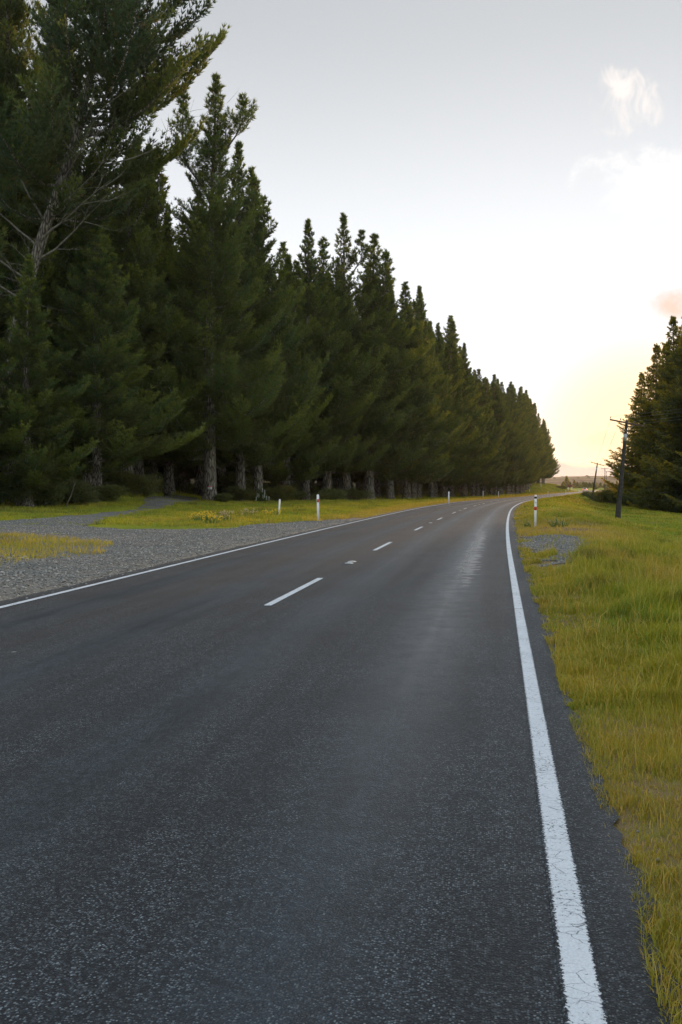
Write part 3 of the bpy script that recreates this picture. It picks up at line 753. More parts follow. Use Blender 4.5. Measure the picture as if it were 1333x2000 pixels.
    # dead snags under the crown
    if stub:
        for k in range(stub if isinstance(stub, int) and stub > 1 else 9):
            zb = rr.uniform(1.8, cb + 1.5 + dead_low); az = rr.uniform(0, 6.28); ln = rr.uniform(.5, 2.6 + dead_low * .25)
            p0 = axis(zb); e = [p0 + Vector((math.cos(az) * ln * s, math.sin(az) * ln * s, ln * (rr.uniform(-.06, .06) - .18 * s * s))) for s in (0, .33, .66, 1)]
            dead.tube(e, [.04, .028, .018, .006], 4, 0, False)
            for j in range(4):
                s0 = e[rr.randint(1, 3)]; a2 = az + rr.uniform(-1.1, 1.1); l2 = rr.uniform(.3, .9)
                dead.tube([s0, s0 + Vector((math.cos(a2) * l2 * .5, math.sin(a2) * l2 * .5, rr.uniform(-.15, .1))), s0 + Vector((math.cos(a2) * l2, math.sin(a2) * l2, rr.uniform(-.3, .1)))], [.014, .010, .004], 3, 0, False)
    if dead.F: wood.add(dead.V, dead.F, 1)
    tr = wood.mesh(name + '_trunk', [M['bark'], M['dead']], True); dm = None
    print(name, 'needles', nq)
    return tr, crown, dm
arch = []
arch.append(conifer('pine_a', 11, 32, 7.6, 3.4, 1.25, 5, M['needle'], tops=2))
arch.append(conifer('pine_b', 12, 31, 6.8, 3.0, 1.15, 5, M['needle'], tops=1))
arch.append(conifer('pine_c', 13, 33, 7.9, 3.8, 1.35, 5, M['needle'], tops=2))
arch.append(conifer('pine_d', 14, 30, 6.6, 2.6, 1.1, 5, M['needle'], tops=2))
arch.append(conifer('pine_e', 15, 32, 7.0, 3.6, 1.25, 5, M['needle_open'], tops=2, gap=.12))
ARCH_H = [32, 31, 33, 30, 32]
def place_tree(ms, x, y, scale, rz, name='pine_tree', label='', group=None, cat='pine tree', sxy=1.0, zoff=0, dead=True, tilt=(0, 0)):
    t = empty(name, (float(x), float(y), float(H(x, y)) + zoff), rz, label, cat, group)
    t.scale = (scale * sxy, scale * sxy, scale); t.rotation_euler = (tilt[0], tilt[1], rz)
    lk(bpy.data.objects.new('trunk', ms[0]), t); lk(bpy.data.objects.new('crown', ms[1]), t)
    if dead and ms[2] is not None: lk(bpy.data.objects.new('dead_branches', ms[2]), t)
    return t
SKYL = np.array([(-400, -300), (0, -160), (210, -120), (300, 100), (345, 300), (400, 200), (450, 168), (475, 200), (505, 300), (545, 400), (568, 470), (592, 425), (635, 462), (660, 450), (690, 415), (735, 480),
                 (770, 538), (800, 562), (835, 600), (860, 622), (890, 662), (930, 712), (960, 735), (1005, 748), (1030, 775), (1052, 805), (1070, 840)], float)
def skyl(px): return np.interp(px, SKYL[:, 0], SKYL[:, 1])
rt_ = random.Random(4)
# where the photo shows trunks at the forest edge: (trunk pixel x, distance)
def edgeE(yy): return float(np.interp(yy, [50, 86, 114, 137, 188, 290, 345, 420], [24, 21, 15, 11, 9, 8.5, 12.5, 12]))
LNEAR = 'pines of the forest edge left of the road'
def put_pine(px, Y, label, k=None, hs=1.0, sxy=1.0, row=0, extra=0):
    X = (px - 666.5) / FPX * Y
    g0 = float(H(X, Y)); k = rt_.randrange(5) if k is None else k
    h = (HORIZ - (skyl(px) + extra)) / FPX * Y + EYE - g0
    sc_ = max(.55, h * hs / ARCH_H[k])
    sx = (sxy / max(.9, sc_) if sc_ > 1.05 else sxy) * rt_.uniform(.88, 1.22)
    return place_tree(arch[k], X, Y, sc_, rt_.uniform(0, 6.28), label=label, group=LNEAR, sxy=sx, tilt=(rt_.uniform(-.02, .02), rt_.uniform(-.03, .03)))
# hero B: the tall pine with the small sign on its trunk
tall_b = conifer('pine_hero', 31, 37.5, 7.6, 4.8, 1.1, 6, M['needle'], tops=3, rt=.60, W=.045, stub=16)
XB, YB = (410 - 666.5) / FPX * 84, 84.0
heroB = place_tree(tall_b, XB, YB, .955, 1.1, label='tall pine with a thick pale trunk and a small white sign nailed to it', group=None, tilt=(0, .018))
# hero A: leaning open pine at the far left
def pathA(z):
    t = z / 40
    return (.30 * min(z, 28) + .12 * max(0, z - 28) + .25 * math.sin(z * .35), .4 * math.sin(t * 6), z)
def sideA(az, tt):
    c = math.cos(az); return 1.0 + .10 * max(0, c) + (-.75 if (tt < .5) else -.2) * max(0, -c)
heroAm = conifer('pine_leaning', 41, 40, 6.7, 17.0, .95, 5, M['needle_open'], tops=2, path=pathA, rt=.50, side=sideA, gap=.12, nper=10, L=.34, W=.055, tuft=.24, stub=26, dead_low=9,
                 prof=lambda t: (min(1, (t + .25) / .3)) * (1 - t) ** .45 + .03, old=.15, spread=.6)
YA = 61.0; XA = (-62 - 666.5) / FPX * YA
heroA = place_tree(heroAm, XA, YA, 1.0, 0, label='very tall leaning pine with bare pale lower branches, its top beyond the frame')
# its long dead limbs with lichen
rr = random.Random(9); b = MB()
def limb(p0, az, el, ln, r, depth):
    pts = [Vector(p0)]; d = Vector((math.cos(az) * math.cos(el), math.sin(az) * math.cos(el), math.sin(el)))
    n = 7
    for i in range(n):
        d = (d + Vector((rr.uniform(-.12, .12), rr.uniform(-.12, .12), rr.uniform(-.06, .12)))).normalized(); pts.append(pts[-1] + d * ln / n)
    b.tube(pts, [r * (1 - i / (n + .6)) for i in range(n + 1)], 5, 0, False)
    if depth:
        for k in range(5 if depth > 1 else 4):
            i = rr.randint(2, n); a2 = az + rr.choice((-1, 1)) * rr.uniform(.35, 1.1)
            limb(pts[i], a2, el + rr.uniform(-.35, .5), ln * rr.uniform(.25, .45), r * .45 * (1 - i / (n + 2)) + .008, depth - 1)
for zb, az, el, ln in ((13.2, 3.6, .55, 6.5), (15.2, 3.3, .75, 5.5), (16.6, 3.9, .8, 6.5), (14.4, -.35, .2, 6.0), (15.8, -.6, .35, 6.5), (17.2, -.5, .5, 6.5), (12.0, 3.9, .35, 6), (18.8, -.9, .35, 7.5), (19.6, -.3, .15, 8.5), (13.4, -1.3, .15, 4.5), (12.6, 4.6, .3, 4)):
    limb(pathA(zb), az, el, ln, .085, 2)
b.build('bare_limbs', M['dead'], heroA, True)

specs = [ # trunk px, distance, label, archetype, extra px below skyline
    (505, 97, 'pine with twin tops just behind the tall signed pine', 0, 40),
    (470, 92, 'pine with a leaning twisted trunk right of the tall signed pine', 2, 90),
    (560, 108, 'dense pine filling the gap right of the tall signed pine', 3, 60),
    (597, 112, 'pine with a pale bare trunk foot behind the two white posts', 1, 5),
    (640, 116, 'pine between the pale trunked pine and the pine with the thin open top', 0, 12),
    (678, 119, 'pine with a thin open top standing above its neighbours', 4, 0),
    (722, 122, 'broad pine right of the one with the thin open top', 2, 5),
    (763, 127, 'pine with a greenish trunk foot in the middle of the row', 1, 0),
    (795, 132, 'pine with a thick shaded trunk in the middle of the row', 3, 0)]
for px, Y, lb, k, ex in specs: put_pine(px, Y, lb, k, extra=ex)
# nearer pines whose low boughs fill the left of the picture
low = [(-60, 66, 'pine cut by the left frame edge with a bare trunk', 2, 0, 34), (-210, 70, 'pine just outside the left frame edge', 0, 0, 34), (105, 78, 'dark pine left of the leaning pine, trunk deep in shade', 1, 0, 33),
       (175, 70, 'bushy pine with brighter low boughs reaching over the forest track', 3, 0, 21.5), (250, 80, 'pine with boughs drooping beside the dark forest track', 4, 0, 27),
       (330, 93, 'shaded pine in the gap behind the forest track', 2, 0, 25.5), (20, 74, 'dense dark pine at the far left behind the leaning pine', 0, 0, 36), (300, 104, 'slim pine deep behind the forest track', 1, 0, 29), (55, 57, 'low bushy pine in front of the leaning pine', 3, 0, 14.2), (190, 64, 'bushy middle sized pine right of the leaning pine with bright bough tips', 0, 0, 17.5), (-70, 55, 'bushy pine low at the left frame edge', 1, 0, 15), (25, 70, 'very tall dark pine behind the leaning pine at the left frame edge', 2, 0, 43), (118, 84, 'very tall dark pine directly behind the leaning trunk', 0, 0, 45), (-35, 78, 'tall dark pine at the upper left corner', 3, 0, 45)]
for px, Y, lb, k, ex, h in low:
    X = (px - 666.5) / FPX * Y
    place_tree(arch[k], X, Y, h / ARCH_H[k], rt_.uniform(0, 6.28), label=lb, group=LNEAR, sxy=min(1.25, 32 / h * 1.0))
# the rest of the edge row, getting farther
Y = 138.0; i = 0; row = []
while Y < 425:
    e = edgeE(Y) + rt_.uniform(-1, 1); x, yy = off(Y, -WID - e); px = 666.5 + float(x) / float(yy) * FPX
    if px > 1062: x = (1062 - 666.5) / FPX * float(yy); px = 1062
    row.append((px, float(yy))); Y += 5.4 * rt_.uniform(.8, 1.2) * (1 + (Y - 138) / 420)
row.sort()
for i, (px, yy) in enumerate(row):
    lb = 'pine with a reddish sunlit edge, the farthest of the row' if i == len(row) - 1 else 'dense pine in the far stretch of the row, crown merging with its neighbours'
    t = put_pine(px, yy, lb, extra=rt_.choice((-14, -4, 8, 30, 16)) * 130 / yy)
# rows behind, closing the forest
G2 = 'pines standing in the shade behind the forest edge'
cnt = 0
for r in range(1, 6):
    Y = 84.0 - r * 2 if r < 3 else 74
    while Y < (420 if r < 4 else 300):
        e = float(np.interp(Y, [60, 86, 114, 137, 188, 290, 345, 420], [26, 22, 16, 12, 10, 9, 13, 13])) + r * 5.2 + rt_.uniform(-1.3, 1.3)
        x, yy = off(Y + rt_.uniform(-1, 1), -WID - e); px = 666.5 + float(x) / float(yy) * FPX
        if -260 < px < 1050 and not (-17 < x < -10 and yy < 98):
            k = rt_.randrange(5); g0 = float(H(x, yy))
            h = (HORIZ - skyl(px)) / FPX * float(yy) + EYE - g0
            h = min(36, h) * rt_.uniform(.80, .94)
            if 310 < px < 385: h = min(h, 24)
            place_tree(arch[k], x, yy, max(.5, h / ARCH_H[k]), rt_.uniform(0, 6.28), label='pine in the shade deeper inside the forest, mostly hidden behind the front row', group=G2, sxy=1.1, dead=(r < 3 and Y < 150)); cnt += 1
        Y += (6.5 if r < 3 else 8.5) * rt_.uniform(.8, 1.25) * (1 + max(0, Y - 120) / 300)
print('rear trees', cnt)

# right hand group: denser, drooping spruces
spr = [conifer('spruce_a', 51, 26, 6.9, 1.4, .62, 6, M['spruce'], kind='spruce', gap=.1, L=.28, W=.075, tuft=.26, nper=8, stub=6, spread=.6, old=.2),
       conifer('spruce_b', 52, 24, 6.6, 1.2, .62, 6, M['spruce'], kind='spruce', gap=.1, L=.28, W=.075, tuft=.26, nper=8, stub=6, spread=.6, old=.2)]
GR = 'spruces right of the power poles'
rights = [(1250, 205, 27, 'spruce with a sunlit orange edge, leftmost of the group behind the near pole'), (1279, 180, 29.5, 'spruce second from the left behind the near power pole'), (1315, 160, 31, 'spruce whose bare trunk foot shows right of the near pole'),
          (1352, 146, 32, 'spruce at the right frame edge with its top cut off'), (1302, 190, 31.5, 'taller spruce rising behind the group at right'), (1335, 172, 34, 'tall spruce behind the one at the right frame edge'), (1400, 150, 28, 'spruce just outside the right frame edge'),
          (1380, 175, 30, 'tall spruce at the rear of the right group'), (1450, 150, 28, 'spruce beyond the right frame edge, next to last'), (1500, 140, 28, 'last spruce beyond the right frame edge'), (1420, 135, 26, 'nearest spruce of the right group, out of frame')]
for px, Y, h, lb in rights:
    X = (px - 666.5) / FPX * Y; k = rt_.randrange(2)
    place_tree(spr[k], X, Y, h / (26, 24)[k], rt_.uniform(0, 6.28), 'spruce_tree', lb, GR, 'spruce tree')

# far conifers beside the distant road
fars = [conifer('far_a', 61, 9, 2.6, .3, .5, 5, M['spruce'], kind='spruce', L=.42, W=.14, tuft=.35, nper=3, stub=False), conifer('far_b', 62, 7, 2.6, .3, .5, 5, M['needle'], L=.45, W=.15, tuft=.35, nper=3, stub=False)]
for px, top, Y, k in ((1107, 930, 560, 0), (1100, 941, 575, 1), (1113, 941, 590, 1), (1122, 938, 560, 0), (1128, 944, 580, 1), (1133, 942, 600, 0), (1139, 941, 590, 1), (1146, 944, 610, 1), (1152, 943, 600, 1), (1158, 945, 620, 1),
                      (1166, 942, 600, 0), (1173, 944, 610, 1), (1181, 944, 600, 1), (1190, 940, 560, 1), (1197, 943, 580, 1), (1205, 940, 560, 0), (1214, 942, 570, 1), (1143, 948, 540, 1), (1162, 948, 545, 1)):
    X = (px - 666.5) / FPX * Y; g0 = float(H(X, Y)); h = max(3.5, (HORIZ - top) / FPX * Y + EYE - g0)
    nm = {1107: 'tallest dark conifer beside the distant roadside shelter'}.get(px, 'small far conifer in the line below the brown hill')
    place_tree(fars[k], X, Y, h / (9, 7)[k], rt_.uniform(0, 6.28), 'conifer_tree', nm, 'far conifers below the brown hill', 'conifer tree', dead=False, sxy=1.5)
# scrub dots on the ridge
b = MB(); rr = random.Random(3)
for k in range(420):
    i = rr.randrange(3, 14); j = rr.randrange(260); s = rr.uniform(1, 3.2) * (1.6 if rr.random() < .06 else 1)
    c = (hX[i, j] + rr.uniform(-6, 6), hY[i, j], hZ[i, j] + s * .2)
    b.box(c, (s * 2.2, s * 1.5, s * .7), 0, taper=.5, bev=s * .3)
tag(b.build('scrub', leafmat('scrub_leaves', (.05, .055, .03), (.08, .07, .035), (.1, .08, .04), .1)), 'dark scrub dotting the brown distant ridge', 'scrub', kind='stuff')

# ---------------------------------------------------------------- shrubs and undergrowth
def shrub(name, seed, r, h, n, m, L=.10, W=.05, tl=.1):
    rng = np.random.RandomState(seed); rr = random.Random(seed)
    lobes = [(rr.uniform(-.55, .55) * r, rr.uniform(-.55, .55) * r, h * rr.uniform(.3, .75), rr.uniform(.35, .6) * r) for _ in range(7)]
    wood = MB()
    T, D = [], []
    for lx, ly, lz, lr in lobes:
        wood.tube([(rr.uniform(-.1, .1), rr.uniform(-.1, .1), -.1), (lx * .4, ly * .4, lz * .5), (lx, ly, lz)], [.04, .03, .012], 5, 0, False)
        k = n // 7; v = rng.normal(size=(k, 3)); v /= np.linalg.norm(v, axis=1)[:, None]; q = (.55 + .5 * rng.rand(k)) ** 1
        p = v * (lr * q * (1 + .25 * np.sin(v[:, 0] * 7 + v[:, 2] * 5)))[:, None] * (1, 1, .8) + (lx, ly, lz)
        ok = p[:, 2] > 0; T.append(p[ok]); D.append(v[ok])
        for j in range(9):
            e = p[rng.randint(k)]; wood.tube([(lx * .9, ly * .9, lz * .85), tuple(e * .98)], [.014, .005], 3, 0, False)
    T = np.concatenate(T); D = np.concatenate(D)
    V, ti = needles(T, D, 2, L, W, .9, .35, rng, np.full(len(T), tl) * rng.rand(len(T)) * 3)
    nq = len(V) // 4
    return wood.mesh(name + '_stems', M['bark'], True), npmesh(name + '_leaves', V, np.arange(nq * 4), [4] * nq, m, False, attrs={'tint': ti})
shr = [shrub('shrub_a', 1, 1.5, 1.7, 5200, M['shrub'], .13, .055), shrub('shrub_b', 2, 1.3, 1.3, 4200, M['shrub'], .16, .03, .2), shrub('shrub_c', 3, 1.7, 2.2, 5600, M['spruce'], .14, .06)]
def put_shrub(x, y, s, k, label, group, sz=1.0):
    t = empty('shrub', (float(x), float(y), float(H(x, y)) - .05), rt_.uniform(0, 6.28), label, 'shrub', group); t.scale = (s * 1.1, s * 1.1, s * sz * rt_.uniform(.62, .95))
    lk(bpy.data.objects.new('stems', shr[k][0]), t); lk(bpy.data.objects.new('foliage', shr[k][1]), t); return t
GU = 'shrubs growing under the forest edge'
for px, Y, s, k, lb in ((-20, 56, 1.15, 0, 'shrub at the left frame edge below the pines'), (35, 57, 1.1, 2, 'dark rounded shrub near the left frame edge'), (85, 58, .9, 0, 'shrub below the thin bare saplings'), (135, 60, 1.15, 1, 'tall grassy shrub on the bank below the pines'),
                        (165, 62, .8, 1, 'low pale shrub on top of the bank'), (200, 64, .9, 0, 'shrub sloping down toward the forest track'), (262, 74, 1.15, 2, 'dark round shrub left of the forest track'), (285, 76, .7, 0, 'small shrub beside the forest track'),
                        (432, 83, .55, 0, 'small bright shrub at the foot of the signed pine'), (470, 90, .8, 2, 'low dark shrub behind the signed pine'), (500, 92, .9, 1, 'dark shrub left of the white flower spikes'), (540, 94, 1.0, 2, 'dark shrub right of the white flower spikes'), (447, 98, 1.5, 2, 'dark shrub in the gap between the signed pine and the twisted trunk'),
                        (575, 104, .9, 0, 'shrub left of the pale trunk foot'), (630, 106, .9, 1, 'shrub behind the right of two white posts'), (655, 108, 1.0, 0, 'fern green shrub between two trunk feet'), (700, 112, .9, 2, 'dark shrub under the middle of the row'), (-90, 56, 1.3, 2, 'shrub beyond the left frame edge')):
    put_shrub((px - 666.5) / FPX * Y, Y, s, k, lb, GU)
GH = 'shrubs beside the second power pole'
for px, Y, s, k, lb in ((1168, 226, 1.5, 0, 'pale shrub just right of the second power pole'), (1182, 215, 1.9, 0, 'large round shrub between the two nearest power poles'), (1195, 200, 1.7, 2, 'dark low shrub left of the near power pole'), (1205, 212, 2.0, 0, 'tall shrub behind the near power pole'),
                        (1222, 190, 1.6, 2, 'dark shrub at the foot of the leftmost spruce'), (1150, 245, 1.3, 1, 'brownish shrub left of the second power pole'), (1240, 172, 1.4, 0, 'shrub under the spruces right of the near pole'), (1262, 160, 1.3, 2, 'dark shrub under the second spruce'),
                        (1290, 150, 1.3, 0, 'shrub under the spruces near the right frame edge'), (1320, 142, 1.4, 2, 'dark shrub at the right frame edge'), (1355, 138, 1.4, 0, 'shrub beyond the right frame edge')):
    put_shrub((px - 666.5) / FPX * Y, Y, s, k, lb, GH)
for px, Y, s, k, lb in ((1098, 400, 1.2, 1, 'straw coloured shrub on the end of the green mound'), (1090, 395, .9, 1, 'low shrub on the green mound')):
    put_shrub((px - 666.5) / FPX * Y, Y, s, k, lb, None)
# understorey filling the dark behind the trunks
x = []; y = []; rr = random.Random(7); T = []; D = []
for k in range(360):
    Y = 70 + 230 * rr.random() ** 1.3; e = edgeE(Y) + rr.uniform(4, 40); px_, py_ = off(Y, -WID - e); px_, py_ = float(px_), float(py_)
    if -18 < px_ < -9 and py_ < 105: continue
    s = rr.uniform(.8, 2.2); g0 = float(H(px_, py_))
    v = rs.normal(size=(260, 3)); v /= np.linalg.norm(v, axis=1)[:, None]
    T.append(v * (.6 + .5 * rs.rand(260, 1)) * (s, s, s * .8) + (px_, py_, g0 + s * .5)); D.append(v)
T = np.concatenate(T); D = np.concatenate(D)
V, ti = needles(T, D, 2, .26, .10, .9, .3, np.random.RandomState(3), np.zeros(len(T)) + .2); nq = len(V) // 4
tag(lk(bpy.data.objects.new('undergrowth', npmesh('undergrowth', V, np.arange(nq * 4), [4] * nq, M['shrub'], attrs={'tint': ti}))), 'dark fern and bramble undergrowth on the forest floor', 'undergrowth', kind='stuff')

# thin bare saplings at the left
for px, Y, h, ln, lb in ((72, 59.0, 4.2, -.5, 'thin pale bare sapling at the left, leaning left'), (80, 59.5, 3.9, -.75, 'thin pale bare sapling at the left, the more bent one')):
    X = (px - 666.5) / FPX * Y; t = empty('bare_sapling', G3(X, Y), 0, lb, 'sapling'); b = MB(); rr = random.Random(px)
    pts = [Vector((ln * s * s * 1.2 + rr.uniform(-.05, .05), rr.uniform(-.05, .05), h * s)) for s in (0, .2, .4, .6, .8, 1)]
    b.tube(pts, [.055, .05, .042, .034, .024, .01], 6, 0, False); b.build('stem', M['dead'], t, True)
    b = MB()
    for k in range(7):
        p = pts[rr.randint(2, 5)]; a = rr.uniform(0, 6.28); l = rr.uniform(.5, 1.5)
        b.tube([p, p + Vector((math.cos(a) * l * .5, math.sin(a) * l * .5, l * .2)), p + Vector((math.cos(a) * l, math.sin(a) * l, l * .3))], [.018, .012, .004], 4, 0, False)
    b.build('twigs', M['dead'], t, True)
# dead stick leaning on the bank
b = MB(); X = (128 - 666.5) / FPX * 58; z0 = float(H(X, 58.)); b.tube([(X, 58, z0), (X + .35, 58, z0 + .7), (X + .6, 58, z0 + 1.5)], [.035, .03, .015], 6, 0, True)
tag(b.build('fallen_branch', M['dead'], None, True), 'short pale dead branch leaning out of the bank shrubs', 'branch')

# white flower spikes
for i, (px, py) in enumerate(((505.5, 946), (513, 953.5), (517.5, 957), (503, 963), (506, 964), (514, 966), (517, 964), (521, 968.5), (526, 969.5), (501, 970))):
    Y = 90.0 + (i % 3) * .3; X = (px - 666.5) / FPX * Y; g0 = float(H(X, Y)); top = EYE + (HORIZ - py) / FPX * Y; h = max(.5, top - g0)
    t = empty('foxglove', (X, Y, g0), i, 'tall white flower spike in the dark shrubs right of the signed pine', 'flower', 'white flower spikes at the forest edge')
    b = MB(); b.tube([(0, 0, 0), (.02, 0, h)], [.012, .006], 5); b.build('stem', mat('flower_stem', (.08, .15, .05)) if i == 0 else bpy.data.materials['flower_stem'], t)
    b = MB()
    for k in range(12):
        z = h - .02 - k * .03; a = k * 2.4; r = .02 + .002 * k
        b.box((math.cos(a) * r, math.sin(a) * r, z), (.035, .035, .05), 0, taper=.5, bev=.008)
    b.build('blossom', M['flower_w'], t)
# yellow flowering weeds and pale seed heads by the gravel
def weed(px, py, n, h, r, mf, label, name='flowering_weed', cat='weed', group=None, fl=.05):
    X, Y = at(px, py); t = empty(name, G3(X, Y), 0, label, cat, group); rr = random.Random(int(px)); st = MB(); bl = MB()
    for k in range(n):
        a = rr.uniform(0, 6.28); q = r * rr.random() ** .6; hh = h * rr.uniform(.55, 1.1)
        x1, y1 = math.cos(a) * q, math.sin(a) * q
        st.tube([(x1 * .5, y1 * .5, -.03), (x1 * .8, y1 * .8, hh * .6), (x1, y1, hh)], [.010, .008, .004], 3, 0, False)
        for j in range(4):
            bl.box((x1 + rr.uniform(-.05, .05), y1 + rr.uniform(-.05, .05), hh - rr.uniform(0, .1)), (fl, fl, fl * .6), 0, taper=.6, bev=fl * .2)
        st.add([(x1 * .6 - .03, y1 * .6, hh * .1), (x1 * .6 + .03, y1 * .6, hh * .1), (x1 * .9, y1 * .9 + .03, hh * .55)], [(0, 1, 2)])
    st.build('stems', M['shrub_stem'], t); bl.build('flowers' if mf is not M['straw'] else 'seed_heads', mf, t)
M['shrub_stem'] = mat('weed_stems', (.10, .17, .035), .8); M['straw'] = mat('dry_seed_heads', (.50, .40, .22), .9)
weed(398, 1018, 26, .42, .75, M['flower_y'], 'clump of small yellow flowers left of the pale seed heads on the left verge')
weed(412, 1024, 16, .38, .5, M['flower_y'], 'small dark leaved clump with yellow flowers at the gravel edge')
weed(440, 1020, 22, .52, .45, M['straw'], 'tuft of pale dry seed heads on the left verge', 'seed_grass')
weed(486, 1009, 18, .4, .6, M['straw'], 'wide tuft of pale seed heads left of the two white posts', 'seed_grass')
weed(528, 1008, 16, .35, .6, M['flower_y'], 'yellow flower patch just left of the shorter white post')
weed(1094, 1030, 30, .36, .5, M['straw'], 'dark grassy clump right of the red banded post', 'seed_grass', fl=.02)
weed(1031, 1030, 14, .3, .18, M['straw'], 'small clump at the foot of the red banded post, roadside', 'seed_grass', fl=.02)

# ---------------------------------------------------------------- marker posts
M['post_w'] = mat('post_white', (.78, .78, .74), .5, .4, var=.06, vscale=8)
M['red'] = mat('reflector_red', (.55, .03, .025), .35, .5); M['black'] = mat('post_black', (.02, .02, .02), .6)
M['refl'] = mat('reflector_white', (.85, .85, .85), .2, .6)
def post(x, y, label, h=1.13, w_=.10, t_=.045, band='band', tilt=(0, 0), z=None, px=0):
    t = empty('marker_post', G3(x, y) if z is None else (x, y, z), 0, label, 'marker post', 'white marker posts along the road')
    t.rotation_euler = (tilt[0], tilt[1], 0)
    b = MB(); b.box((0, 0, h / 2 - .1), (w_, t_, h + .2), 0, bev=.012)
    b.box((0, 0, h + .012), (w_ * .9, t_ * .8, .024), 0, taper=.6, bev=.008); b.build('shaft', M['post_w'], t)
    if band == 'band':
        b = MB(); b.box((0, 0, h * .60), (w_ + .006, t_ + .006, .13), 0, bev=.014); b.build('red_band', M['red'], t)
        b = MB(); b.box((0, 0, h * .93), (w_ + .006, t_ + .006, .075), 0, bev=.014); b.build('black_band', M['black'], t)
        b = MB(); b.box((0, -t_ / 2 - .004, h * .80), (w_ * .6, .006, .10), 0); b.build('reflector', M['refl'], t)
    elif band == 'red':
        b = MB(); b.box((w_ * .05, -t_ / 2 - .004, h * .78), (w_ * .8, .008, .14), 0); b.build('reflector', M['red'], t)
    elif band == 'white':
        b = MB(); b.box((0, -t_ / 2 - .004, h * .82), (w_ * .5, .006, .09), 0); b.build('reflector', M['refl'], t)
    return t
def pat(px, Y): return (px - 666.5) / FPX * Y, Y
post(*pat(1046, 36.2), 'white marker post with a red band, beside the right edge line', 1.19, .085, band='band', tilt=(0, .01))
post(*pat(622, 45.0), 'taller white post with a red reflector at the gravel edge left of the road', 1.17, .105, band='red', tilt=(0, -.015))
post(*pat(545, 54.0), 'shorter plain white post leaning slightly on the left verge', .88, .09, band=None, tilt=(0, .06))
fp = [(877, 94, 'white marker post beside the left edge line in front of the dark pines', 'white'), (944, 170, 'small white post behind the left edge line, half hidden by grass', None), (974, 178, 'white marker post left of the road just before the green mound', 'white'),
      (1035, 300, 'tiny white post in front of the green mound, left one', None), (1057, 345, 'tiny white post in front of the green mound, right one', None), (1070.7, 214, 'white post with a red top on the right side of the far bend', 'red'),
      (1105.5, 303, 'small white post right of the far bend, beyond the red topped one', None), (1131, 360, 'farthest small white post before the second power pole', None)]
for px, Y, lb, bd in fp:
    x, y = pat(px, Y); post(x, y, lb, 1.12, .12, .06, band=bd)

# ---------------------------------------------------------------- sign on the trunk
ax = XB + .03; sz = EYE + (HORIZ - 952.5) / FPX * YB
s_ = empty('trunk_sign', (XB + (412.5 - 410) / FPX * YB, YB - .70, sz), 0, 'small white sign with a red top strip nailed to the tall pine trunk', 'sign')
b = MB(); b.box((0, 0, 0), (.36, .012, .26), 0); b.build('panel', mat('sign_white', (.75, .74, .72), .5), s_)
b = MB(); b.box((0, -.0085, .09), (.36, .004, .065), 0); b.build('heading_strip', M['red'], s_)
b = MB()
for z, ww in ((.02, .27), (-.03, .24), (-.08, .18)):
    b.box((0, -.0075, z), (ww, .003, .016), 0)
b.build('text_lines', mat('sign_grey', (.30, .28, .28), .6), s_)

# ---------------------------------------------------------------- power poles
M['pole'] = mat('pole_timber', (.06, .056, .052), .9, .15, var=.35, vscale=4, bump=.5, bscale=20)
M['arm'] = mat('arm_timber', (.13, .085, .07), .9, .15, var=.3)
M['steel'] = mat('galvanised_band', (.42, .43, .43), .5, .5, metal=.4)
M['insul'] = mat('insulator_glass', (.16, .12, .10), .3, .6)
M['wire'] = mat('wire_aluminium', (.25, .24, .22), .5, .5, metal=.5)
GP = 'wooden power poles in a line right of the road'
arms = []
def pole(px, Y, ytop, lean, label, armL=3.4, az=0.1, rb=.25, armtilt=.09, half=None):
    X = (px - 666.5) / FPX * Y; g0 = float(H(X, Y)); h = EYE + (HORIZ - ytop) / FPX * Y - g0
    t = empty('power_pole', (X, Y, g0), 0, label, 'power pole', GP); t.rotation_euler = (0, lean, 0)
    b = MB(); b.tube([(0, 0, -.6), (0, 0, 0), (0, 0, h * .35), (0, 0, h * .7), (0, 0, h)], [rb * 1.05, rb, rb * .82, rb * .62, rb * .46], 14, 0, True); b.build('shaft', M['pole'], t, True)
    b = MB(); b.tube([(0, 0, h * .79), (0, 0, h * .86)], [rb * .60 + .012, rb * .55 + .012], 14); b.build('metal_band', M['steel'], t, True)
    ca, sa = math.cos(az), math.sin(az)
    def A(s, dz=0, dy=0): return Vector((ca * s, sa * s - rb * .5 - .06 + dy, h - .28 + dz - armtilt * s))
    b = MB(); from mathutils import Matrix
    rot = (Matrix.Rotation(az, 3, 'Z') @ Matrix.Rotation(armtilt, 3, 'Y'))
    b.box(tuple(A(0)), (armL, .10, .13), 0, rot=rot); arm = b.build('crossarm', M['arm'], t)
    tips = []
    for s in (-armL * .48, -armL * .2, armL * .2, armL * .48):
        b = MB(); p = A(s, .065)
        b.tube([p, p + Vector((0, 0, .10))], .012, 6); b.tube([p + Vector((0, 0, .08)), p + Vector((0, 0, .12)), p + Vector((0, 0, .17)), p + Vector((0, 0, .21)), p + Vector((0, 0, .25))], [.05, .058, .035, .045, .02], 8)
        b.build('insulator', M['insul'], arm, True); tips.append(p + Vector((0, 0, .22)))
    b = MB()
    for sgn in (-1, 1): b.tube([A(sgn * .75, -.05, .0), Vector((0, -rb * .5, h - 1.05))], .018, 5)
    b.build('brace', M['steel'], t, True)
    e = Matrix.Translation(Vector((X, Y, g0))) @ Matrix.Rotation(lean, 4, 'Y')
    arms.append([e @ p for p in tips]); return t
pole(1207, 92, 820, .085, 'nearest wooden power pole, leaning right, with a pale metal band', 3.4, .15, .26)
pole(1156.5, 222, 903, .14, 'second power pole, strongly leaning right, left of the near one', 3.3, .15, .25, .10)
pole(1182, 430, 914, -.01, 'third power pole, upright and far off behind the shrubs', 3.4, .1, .24, 0)
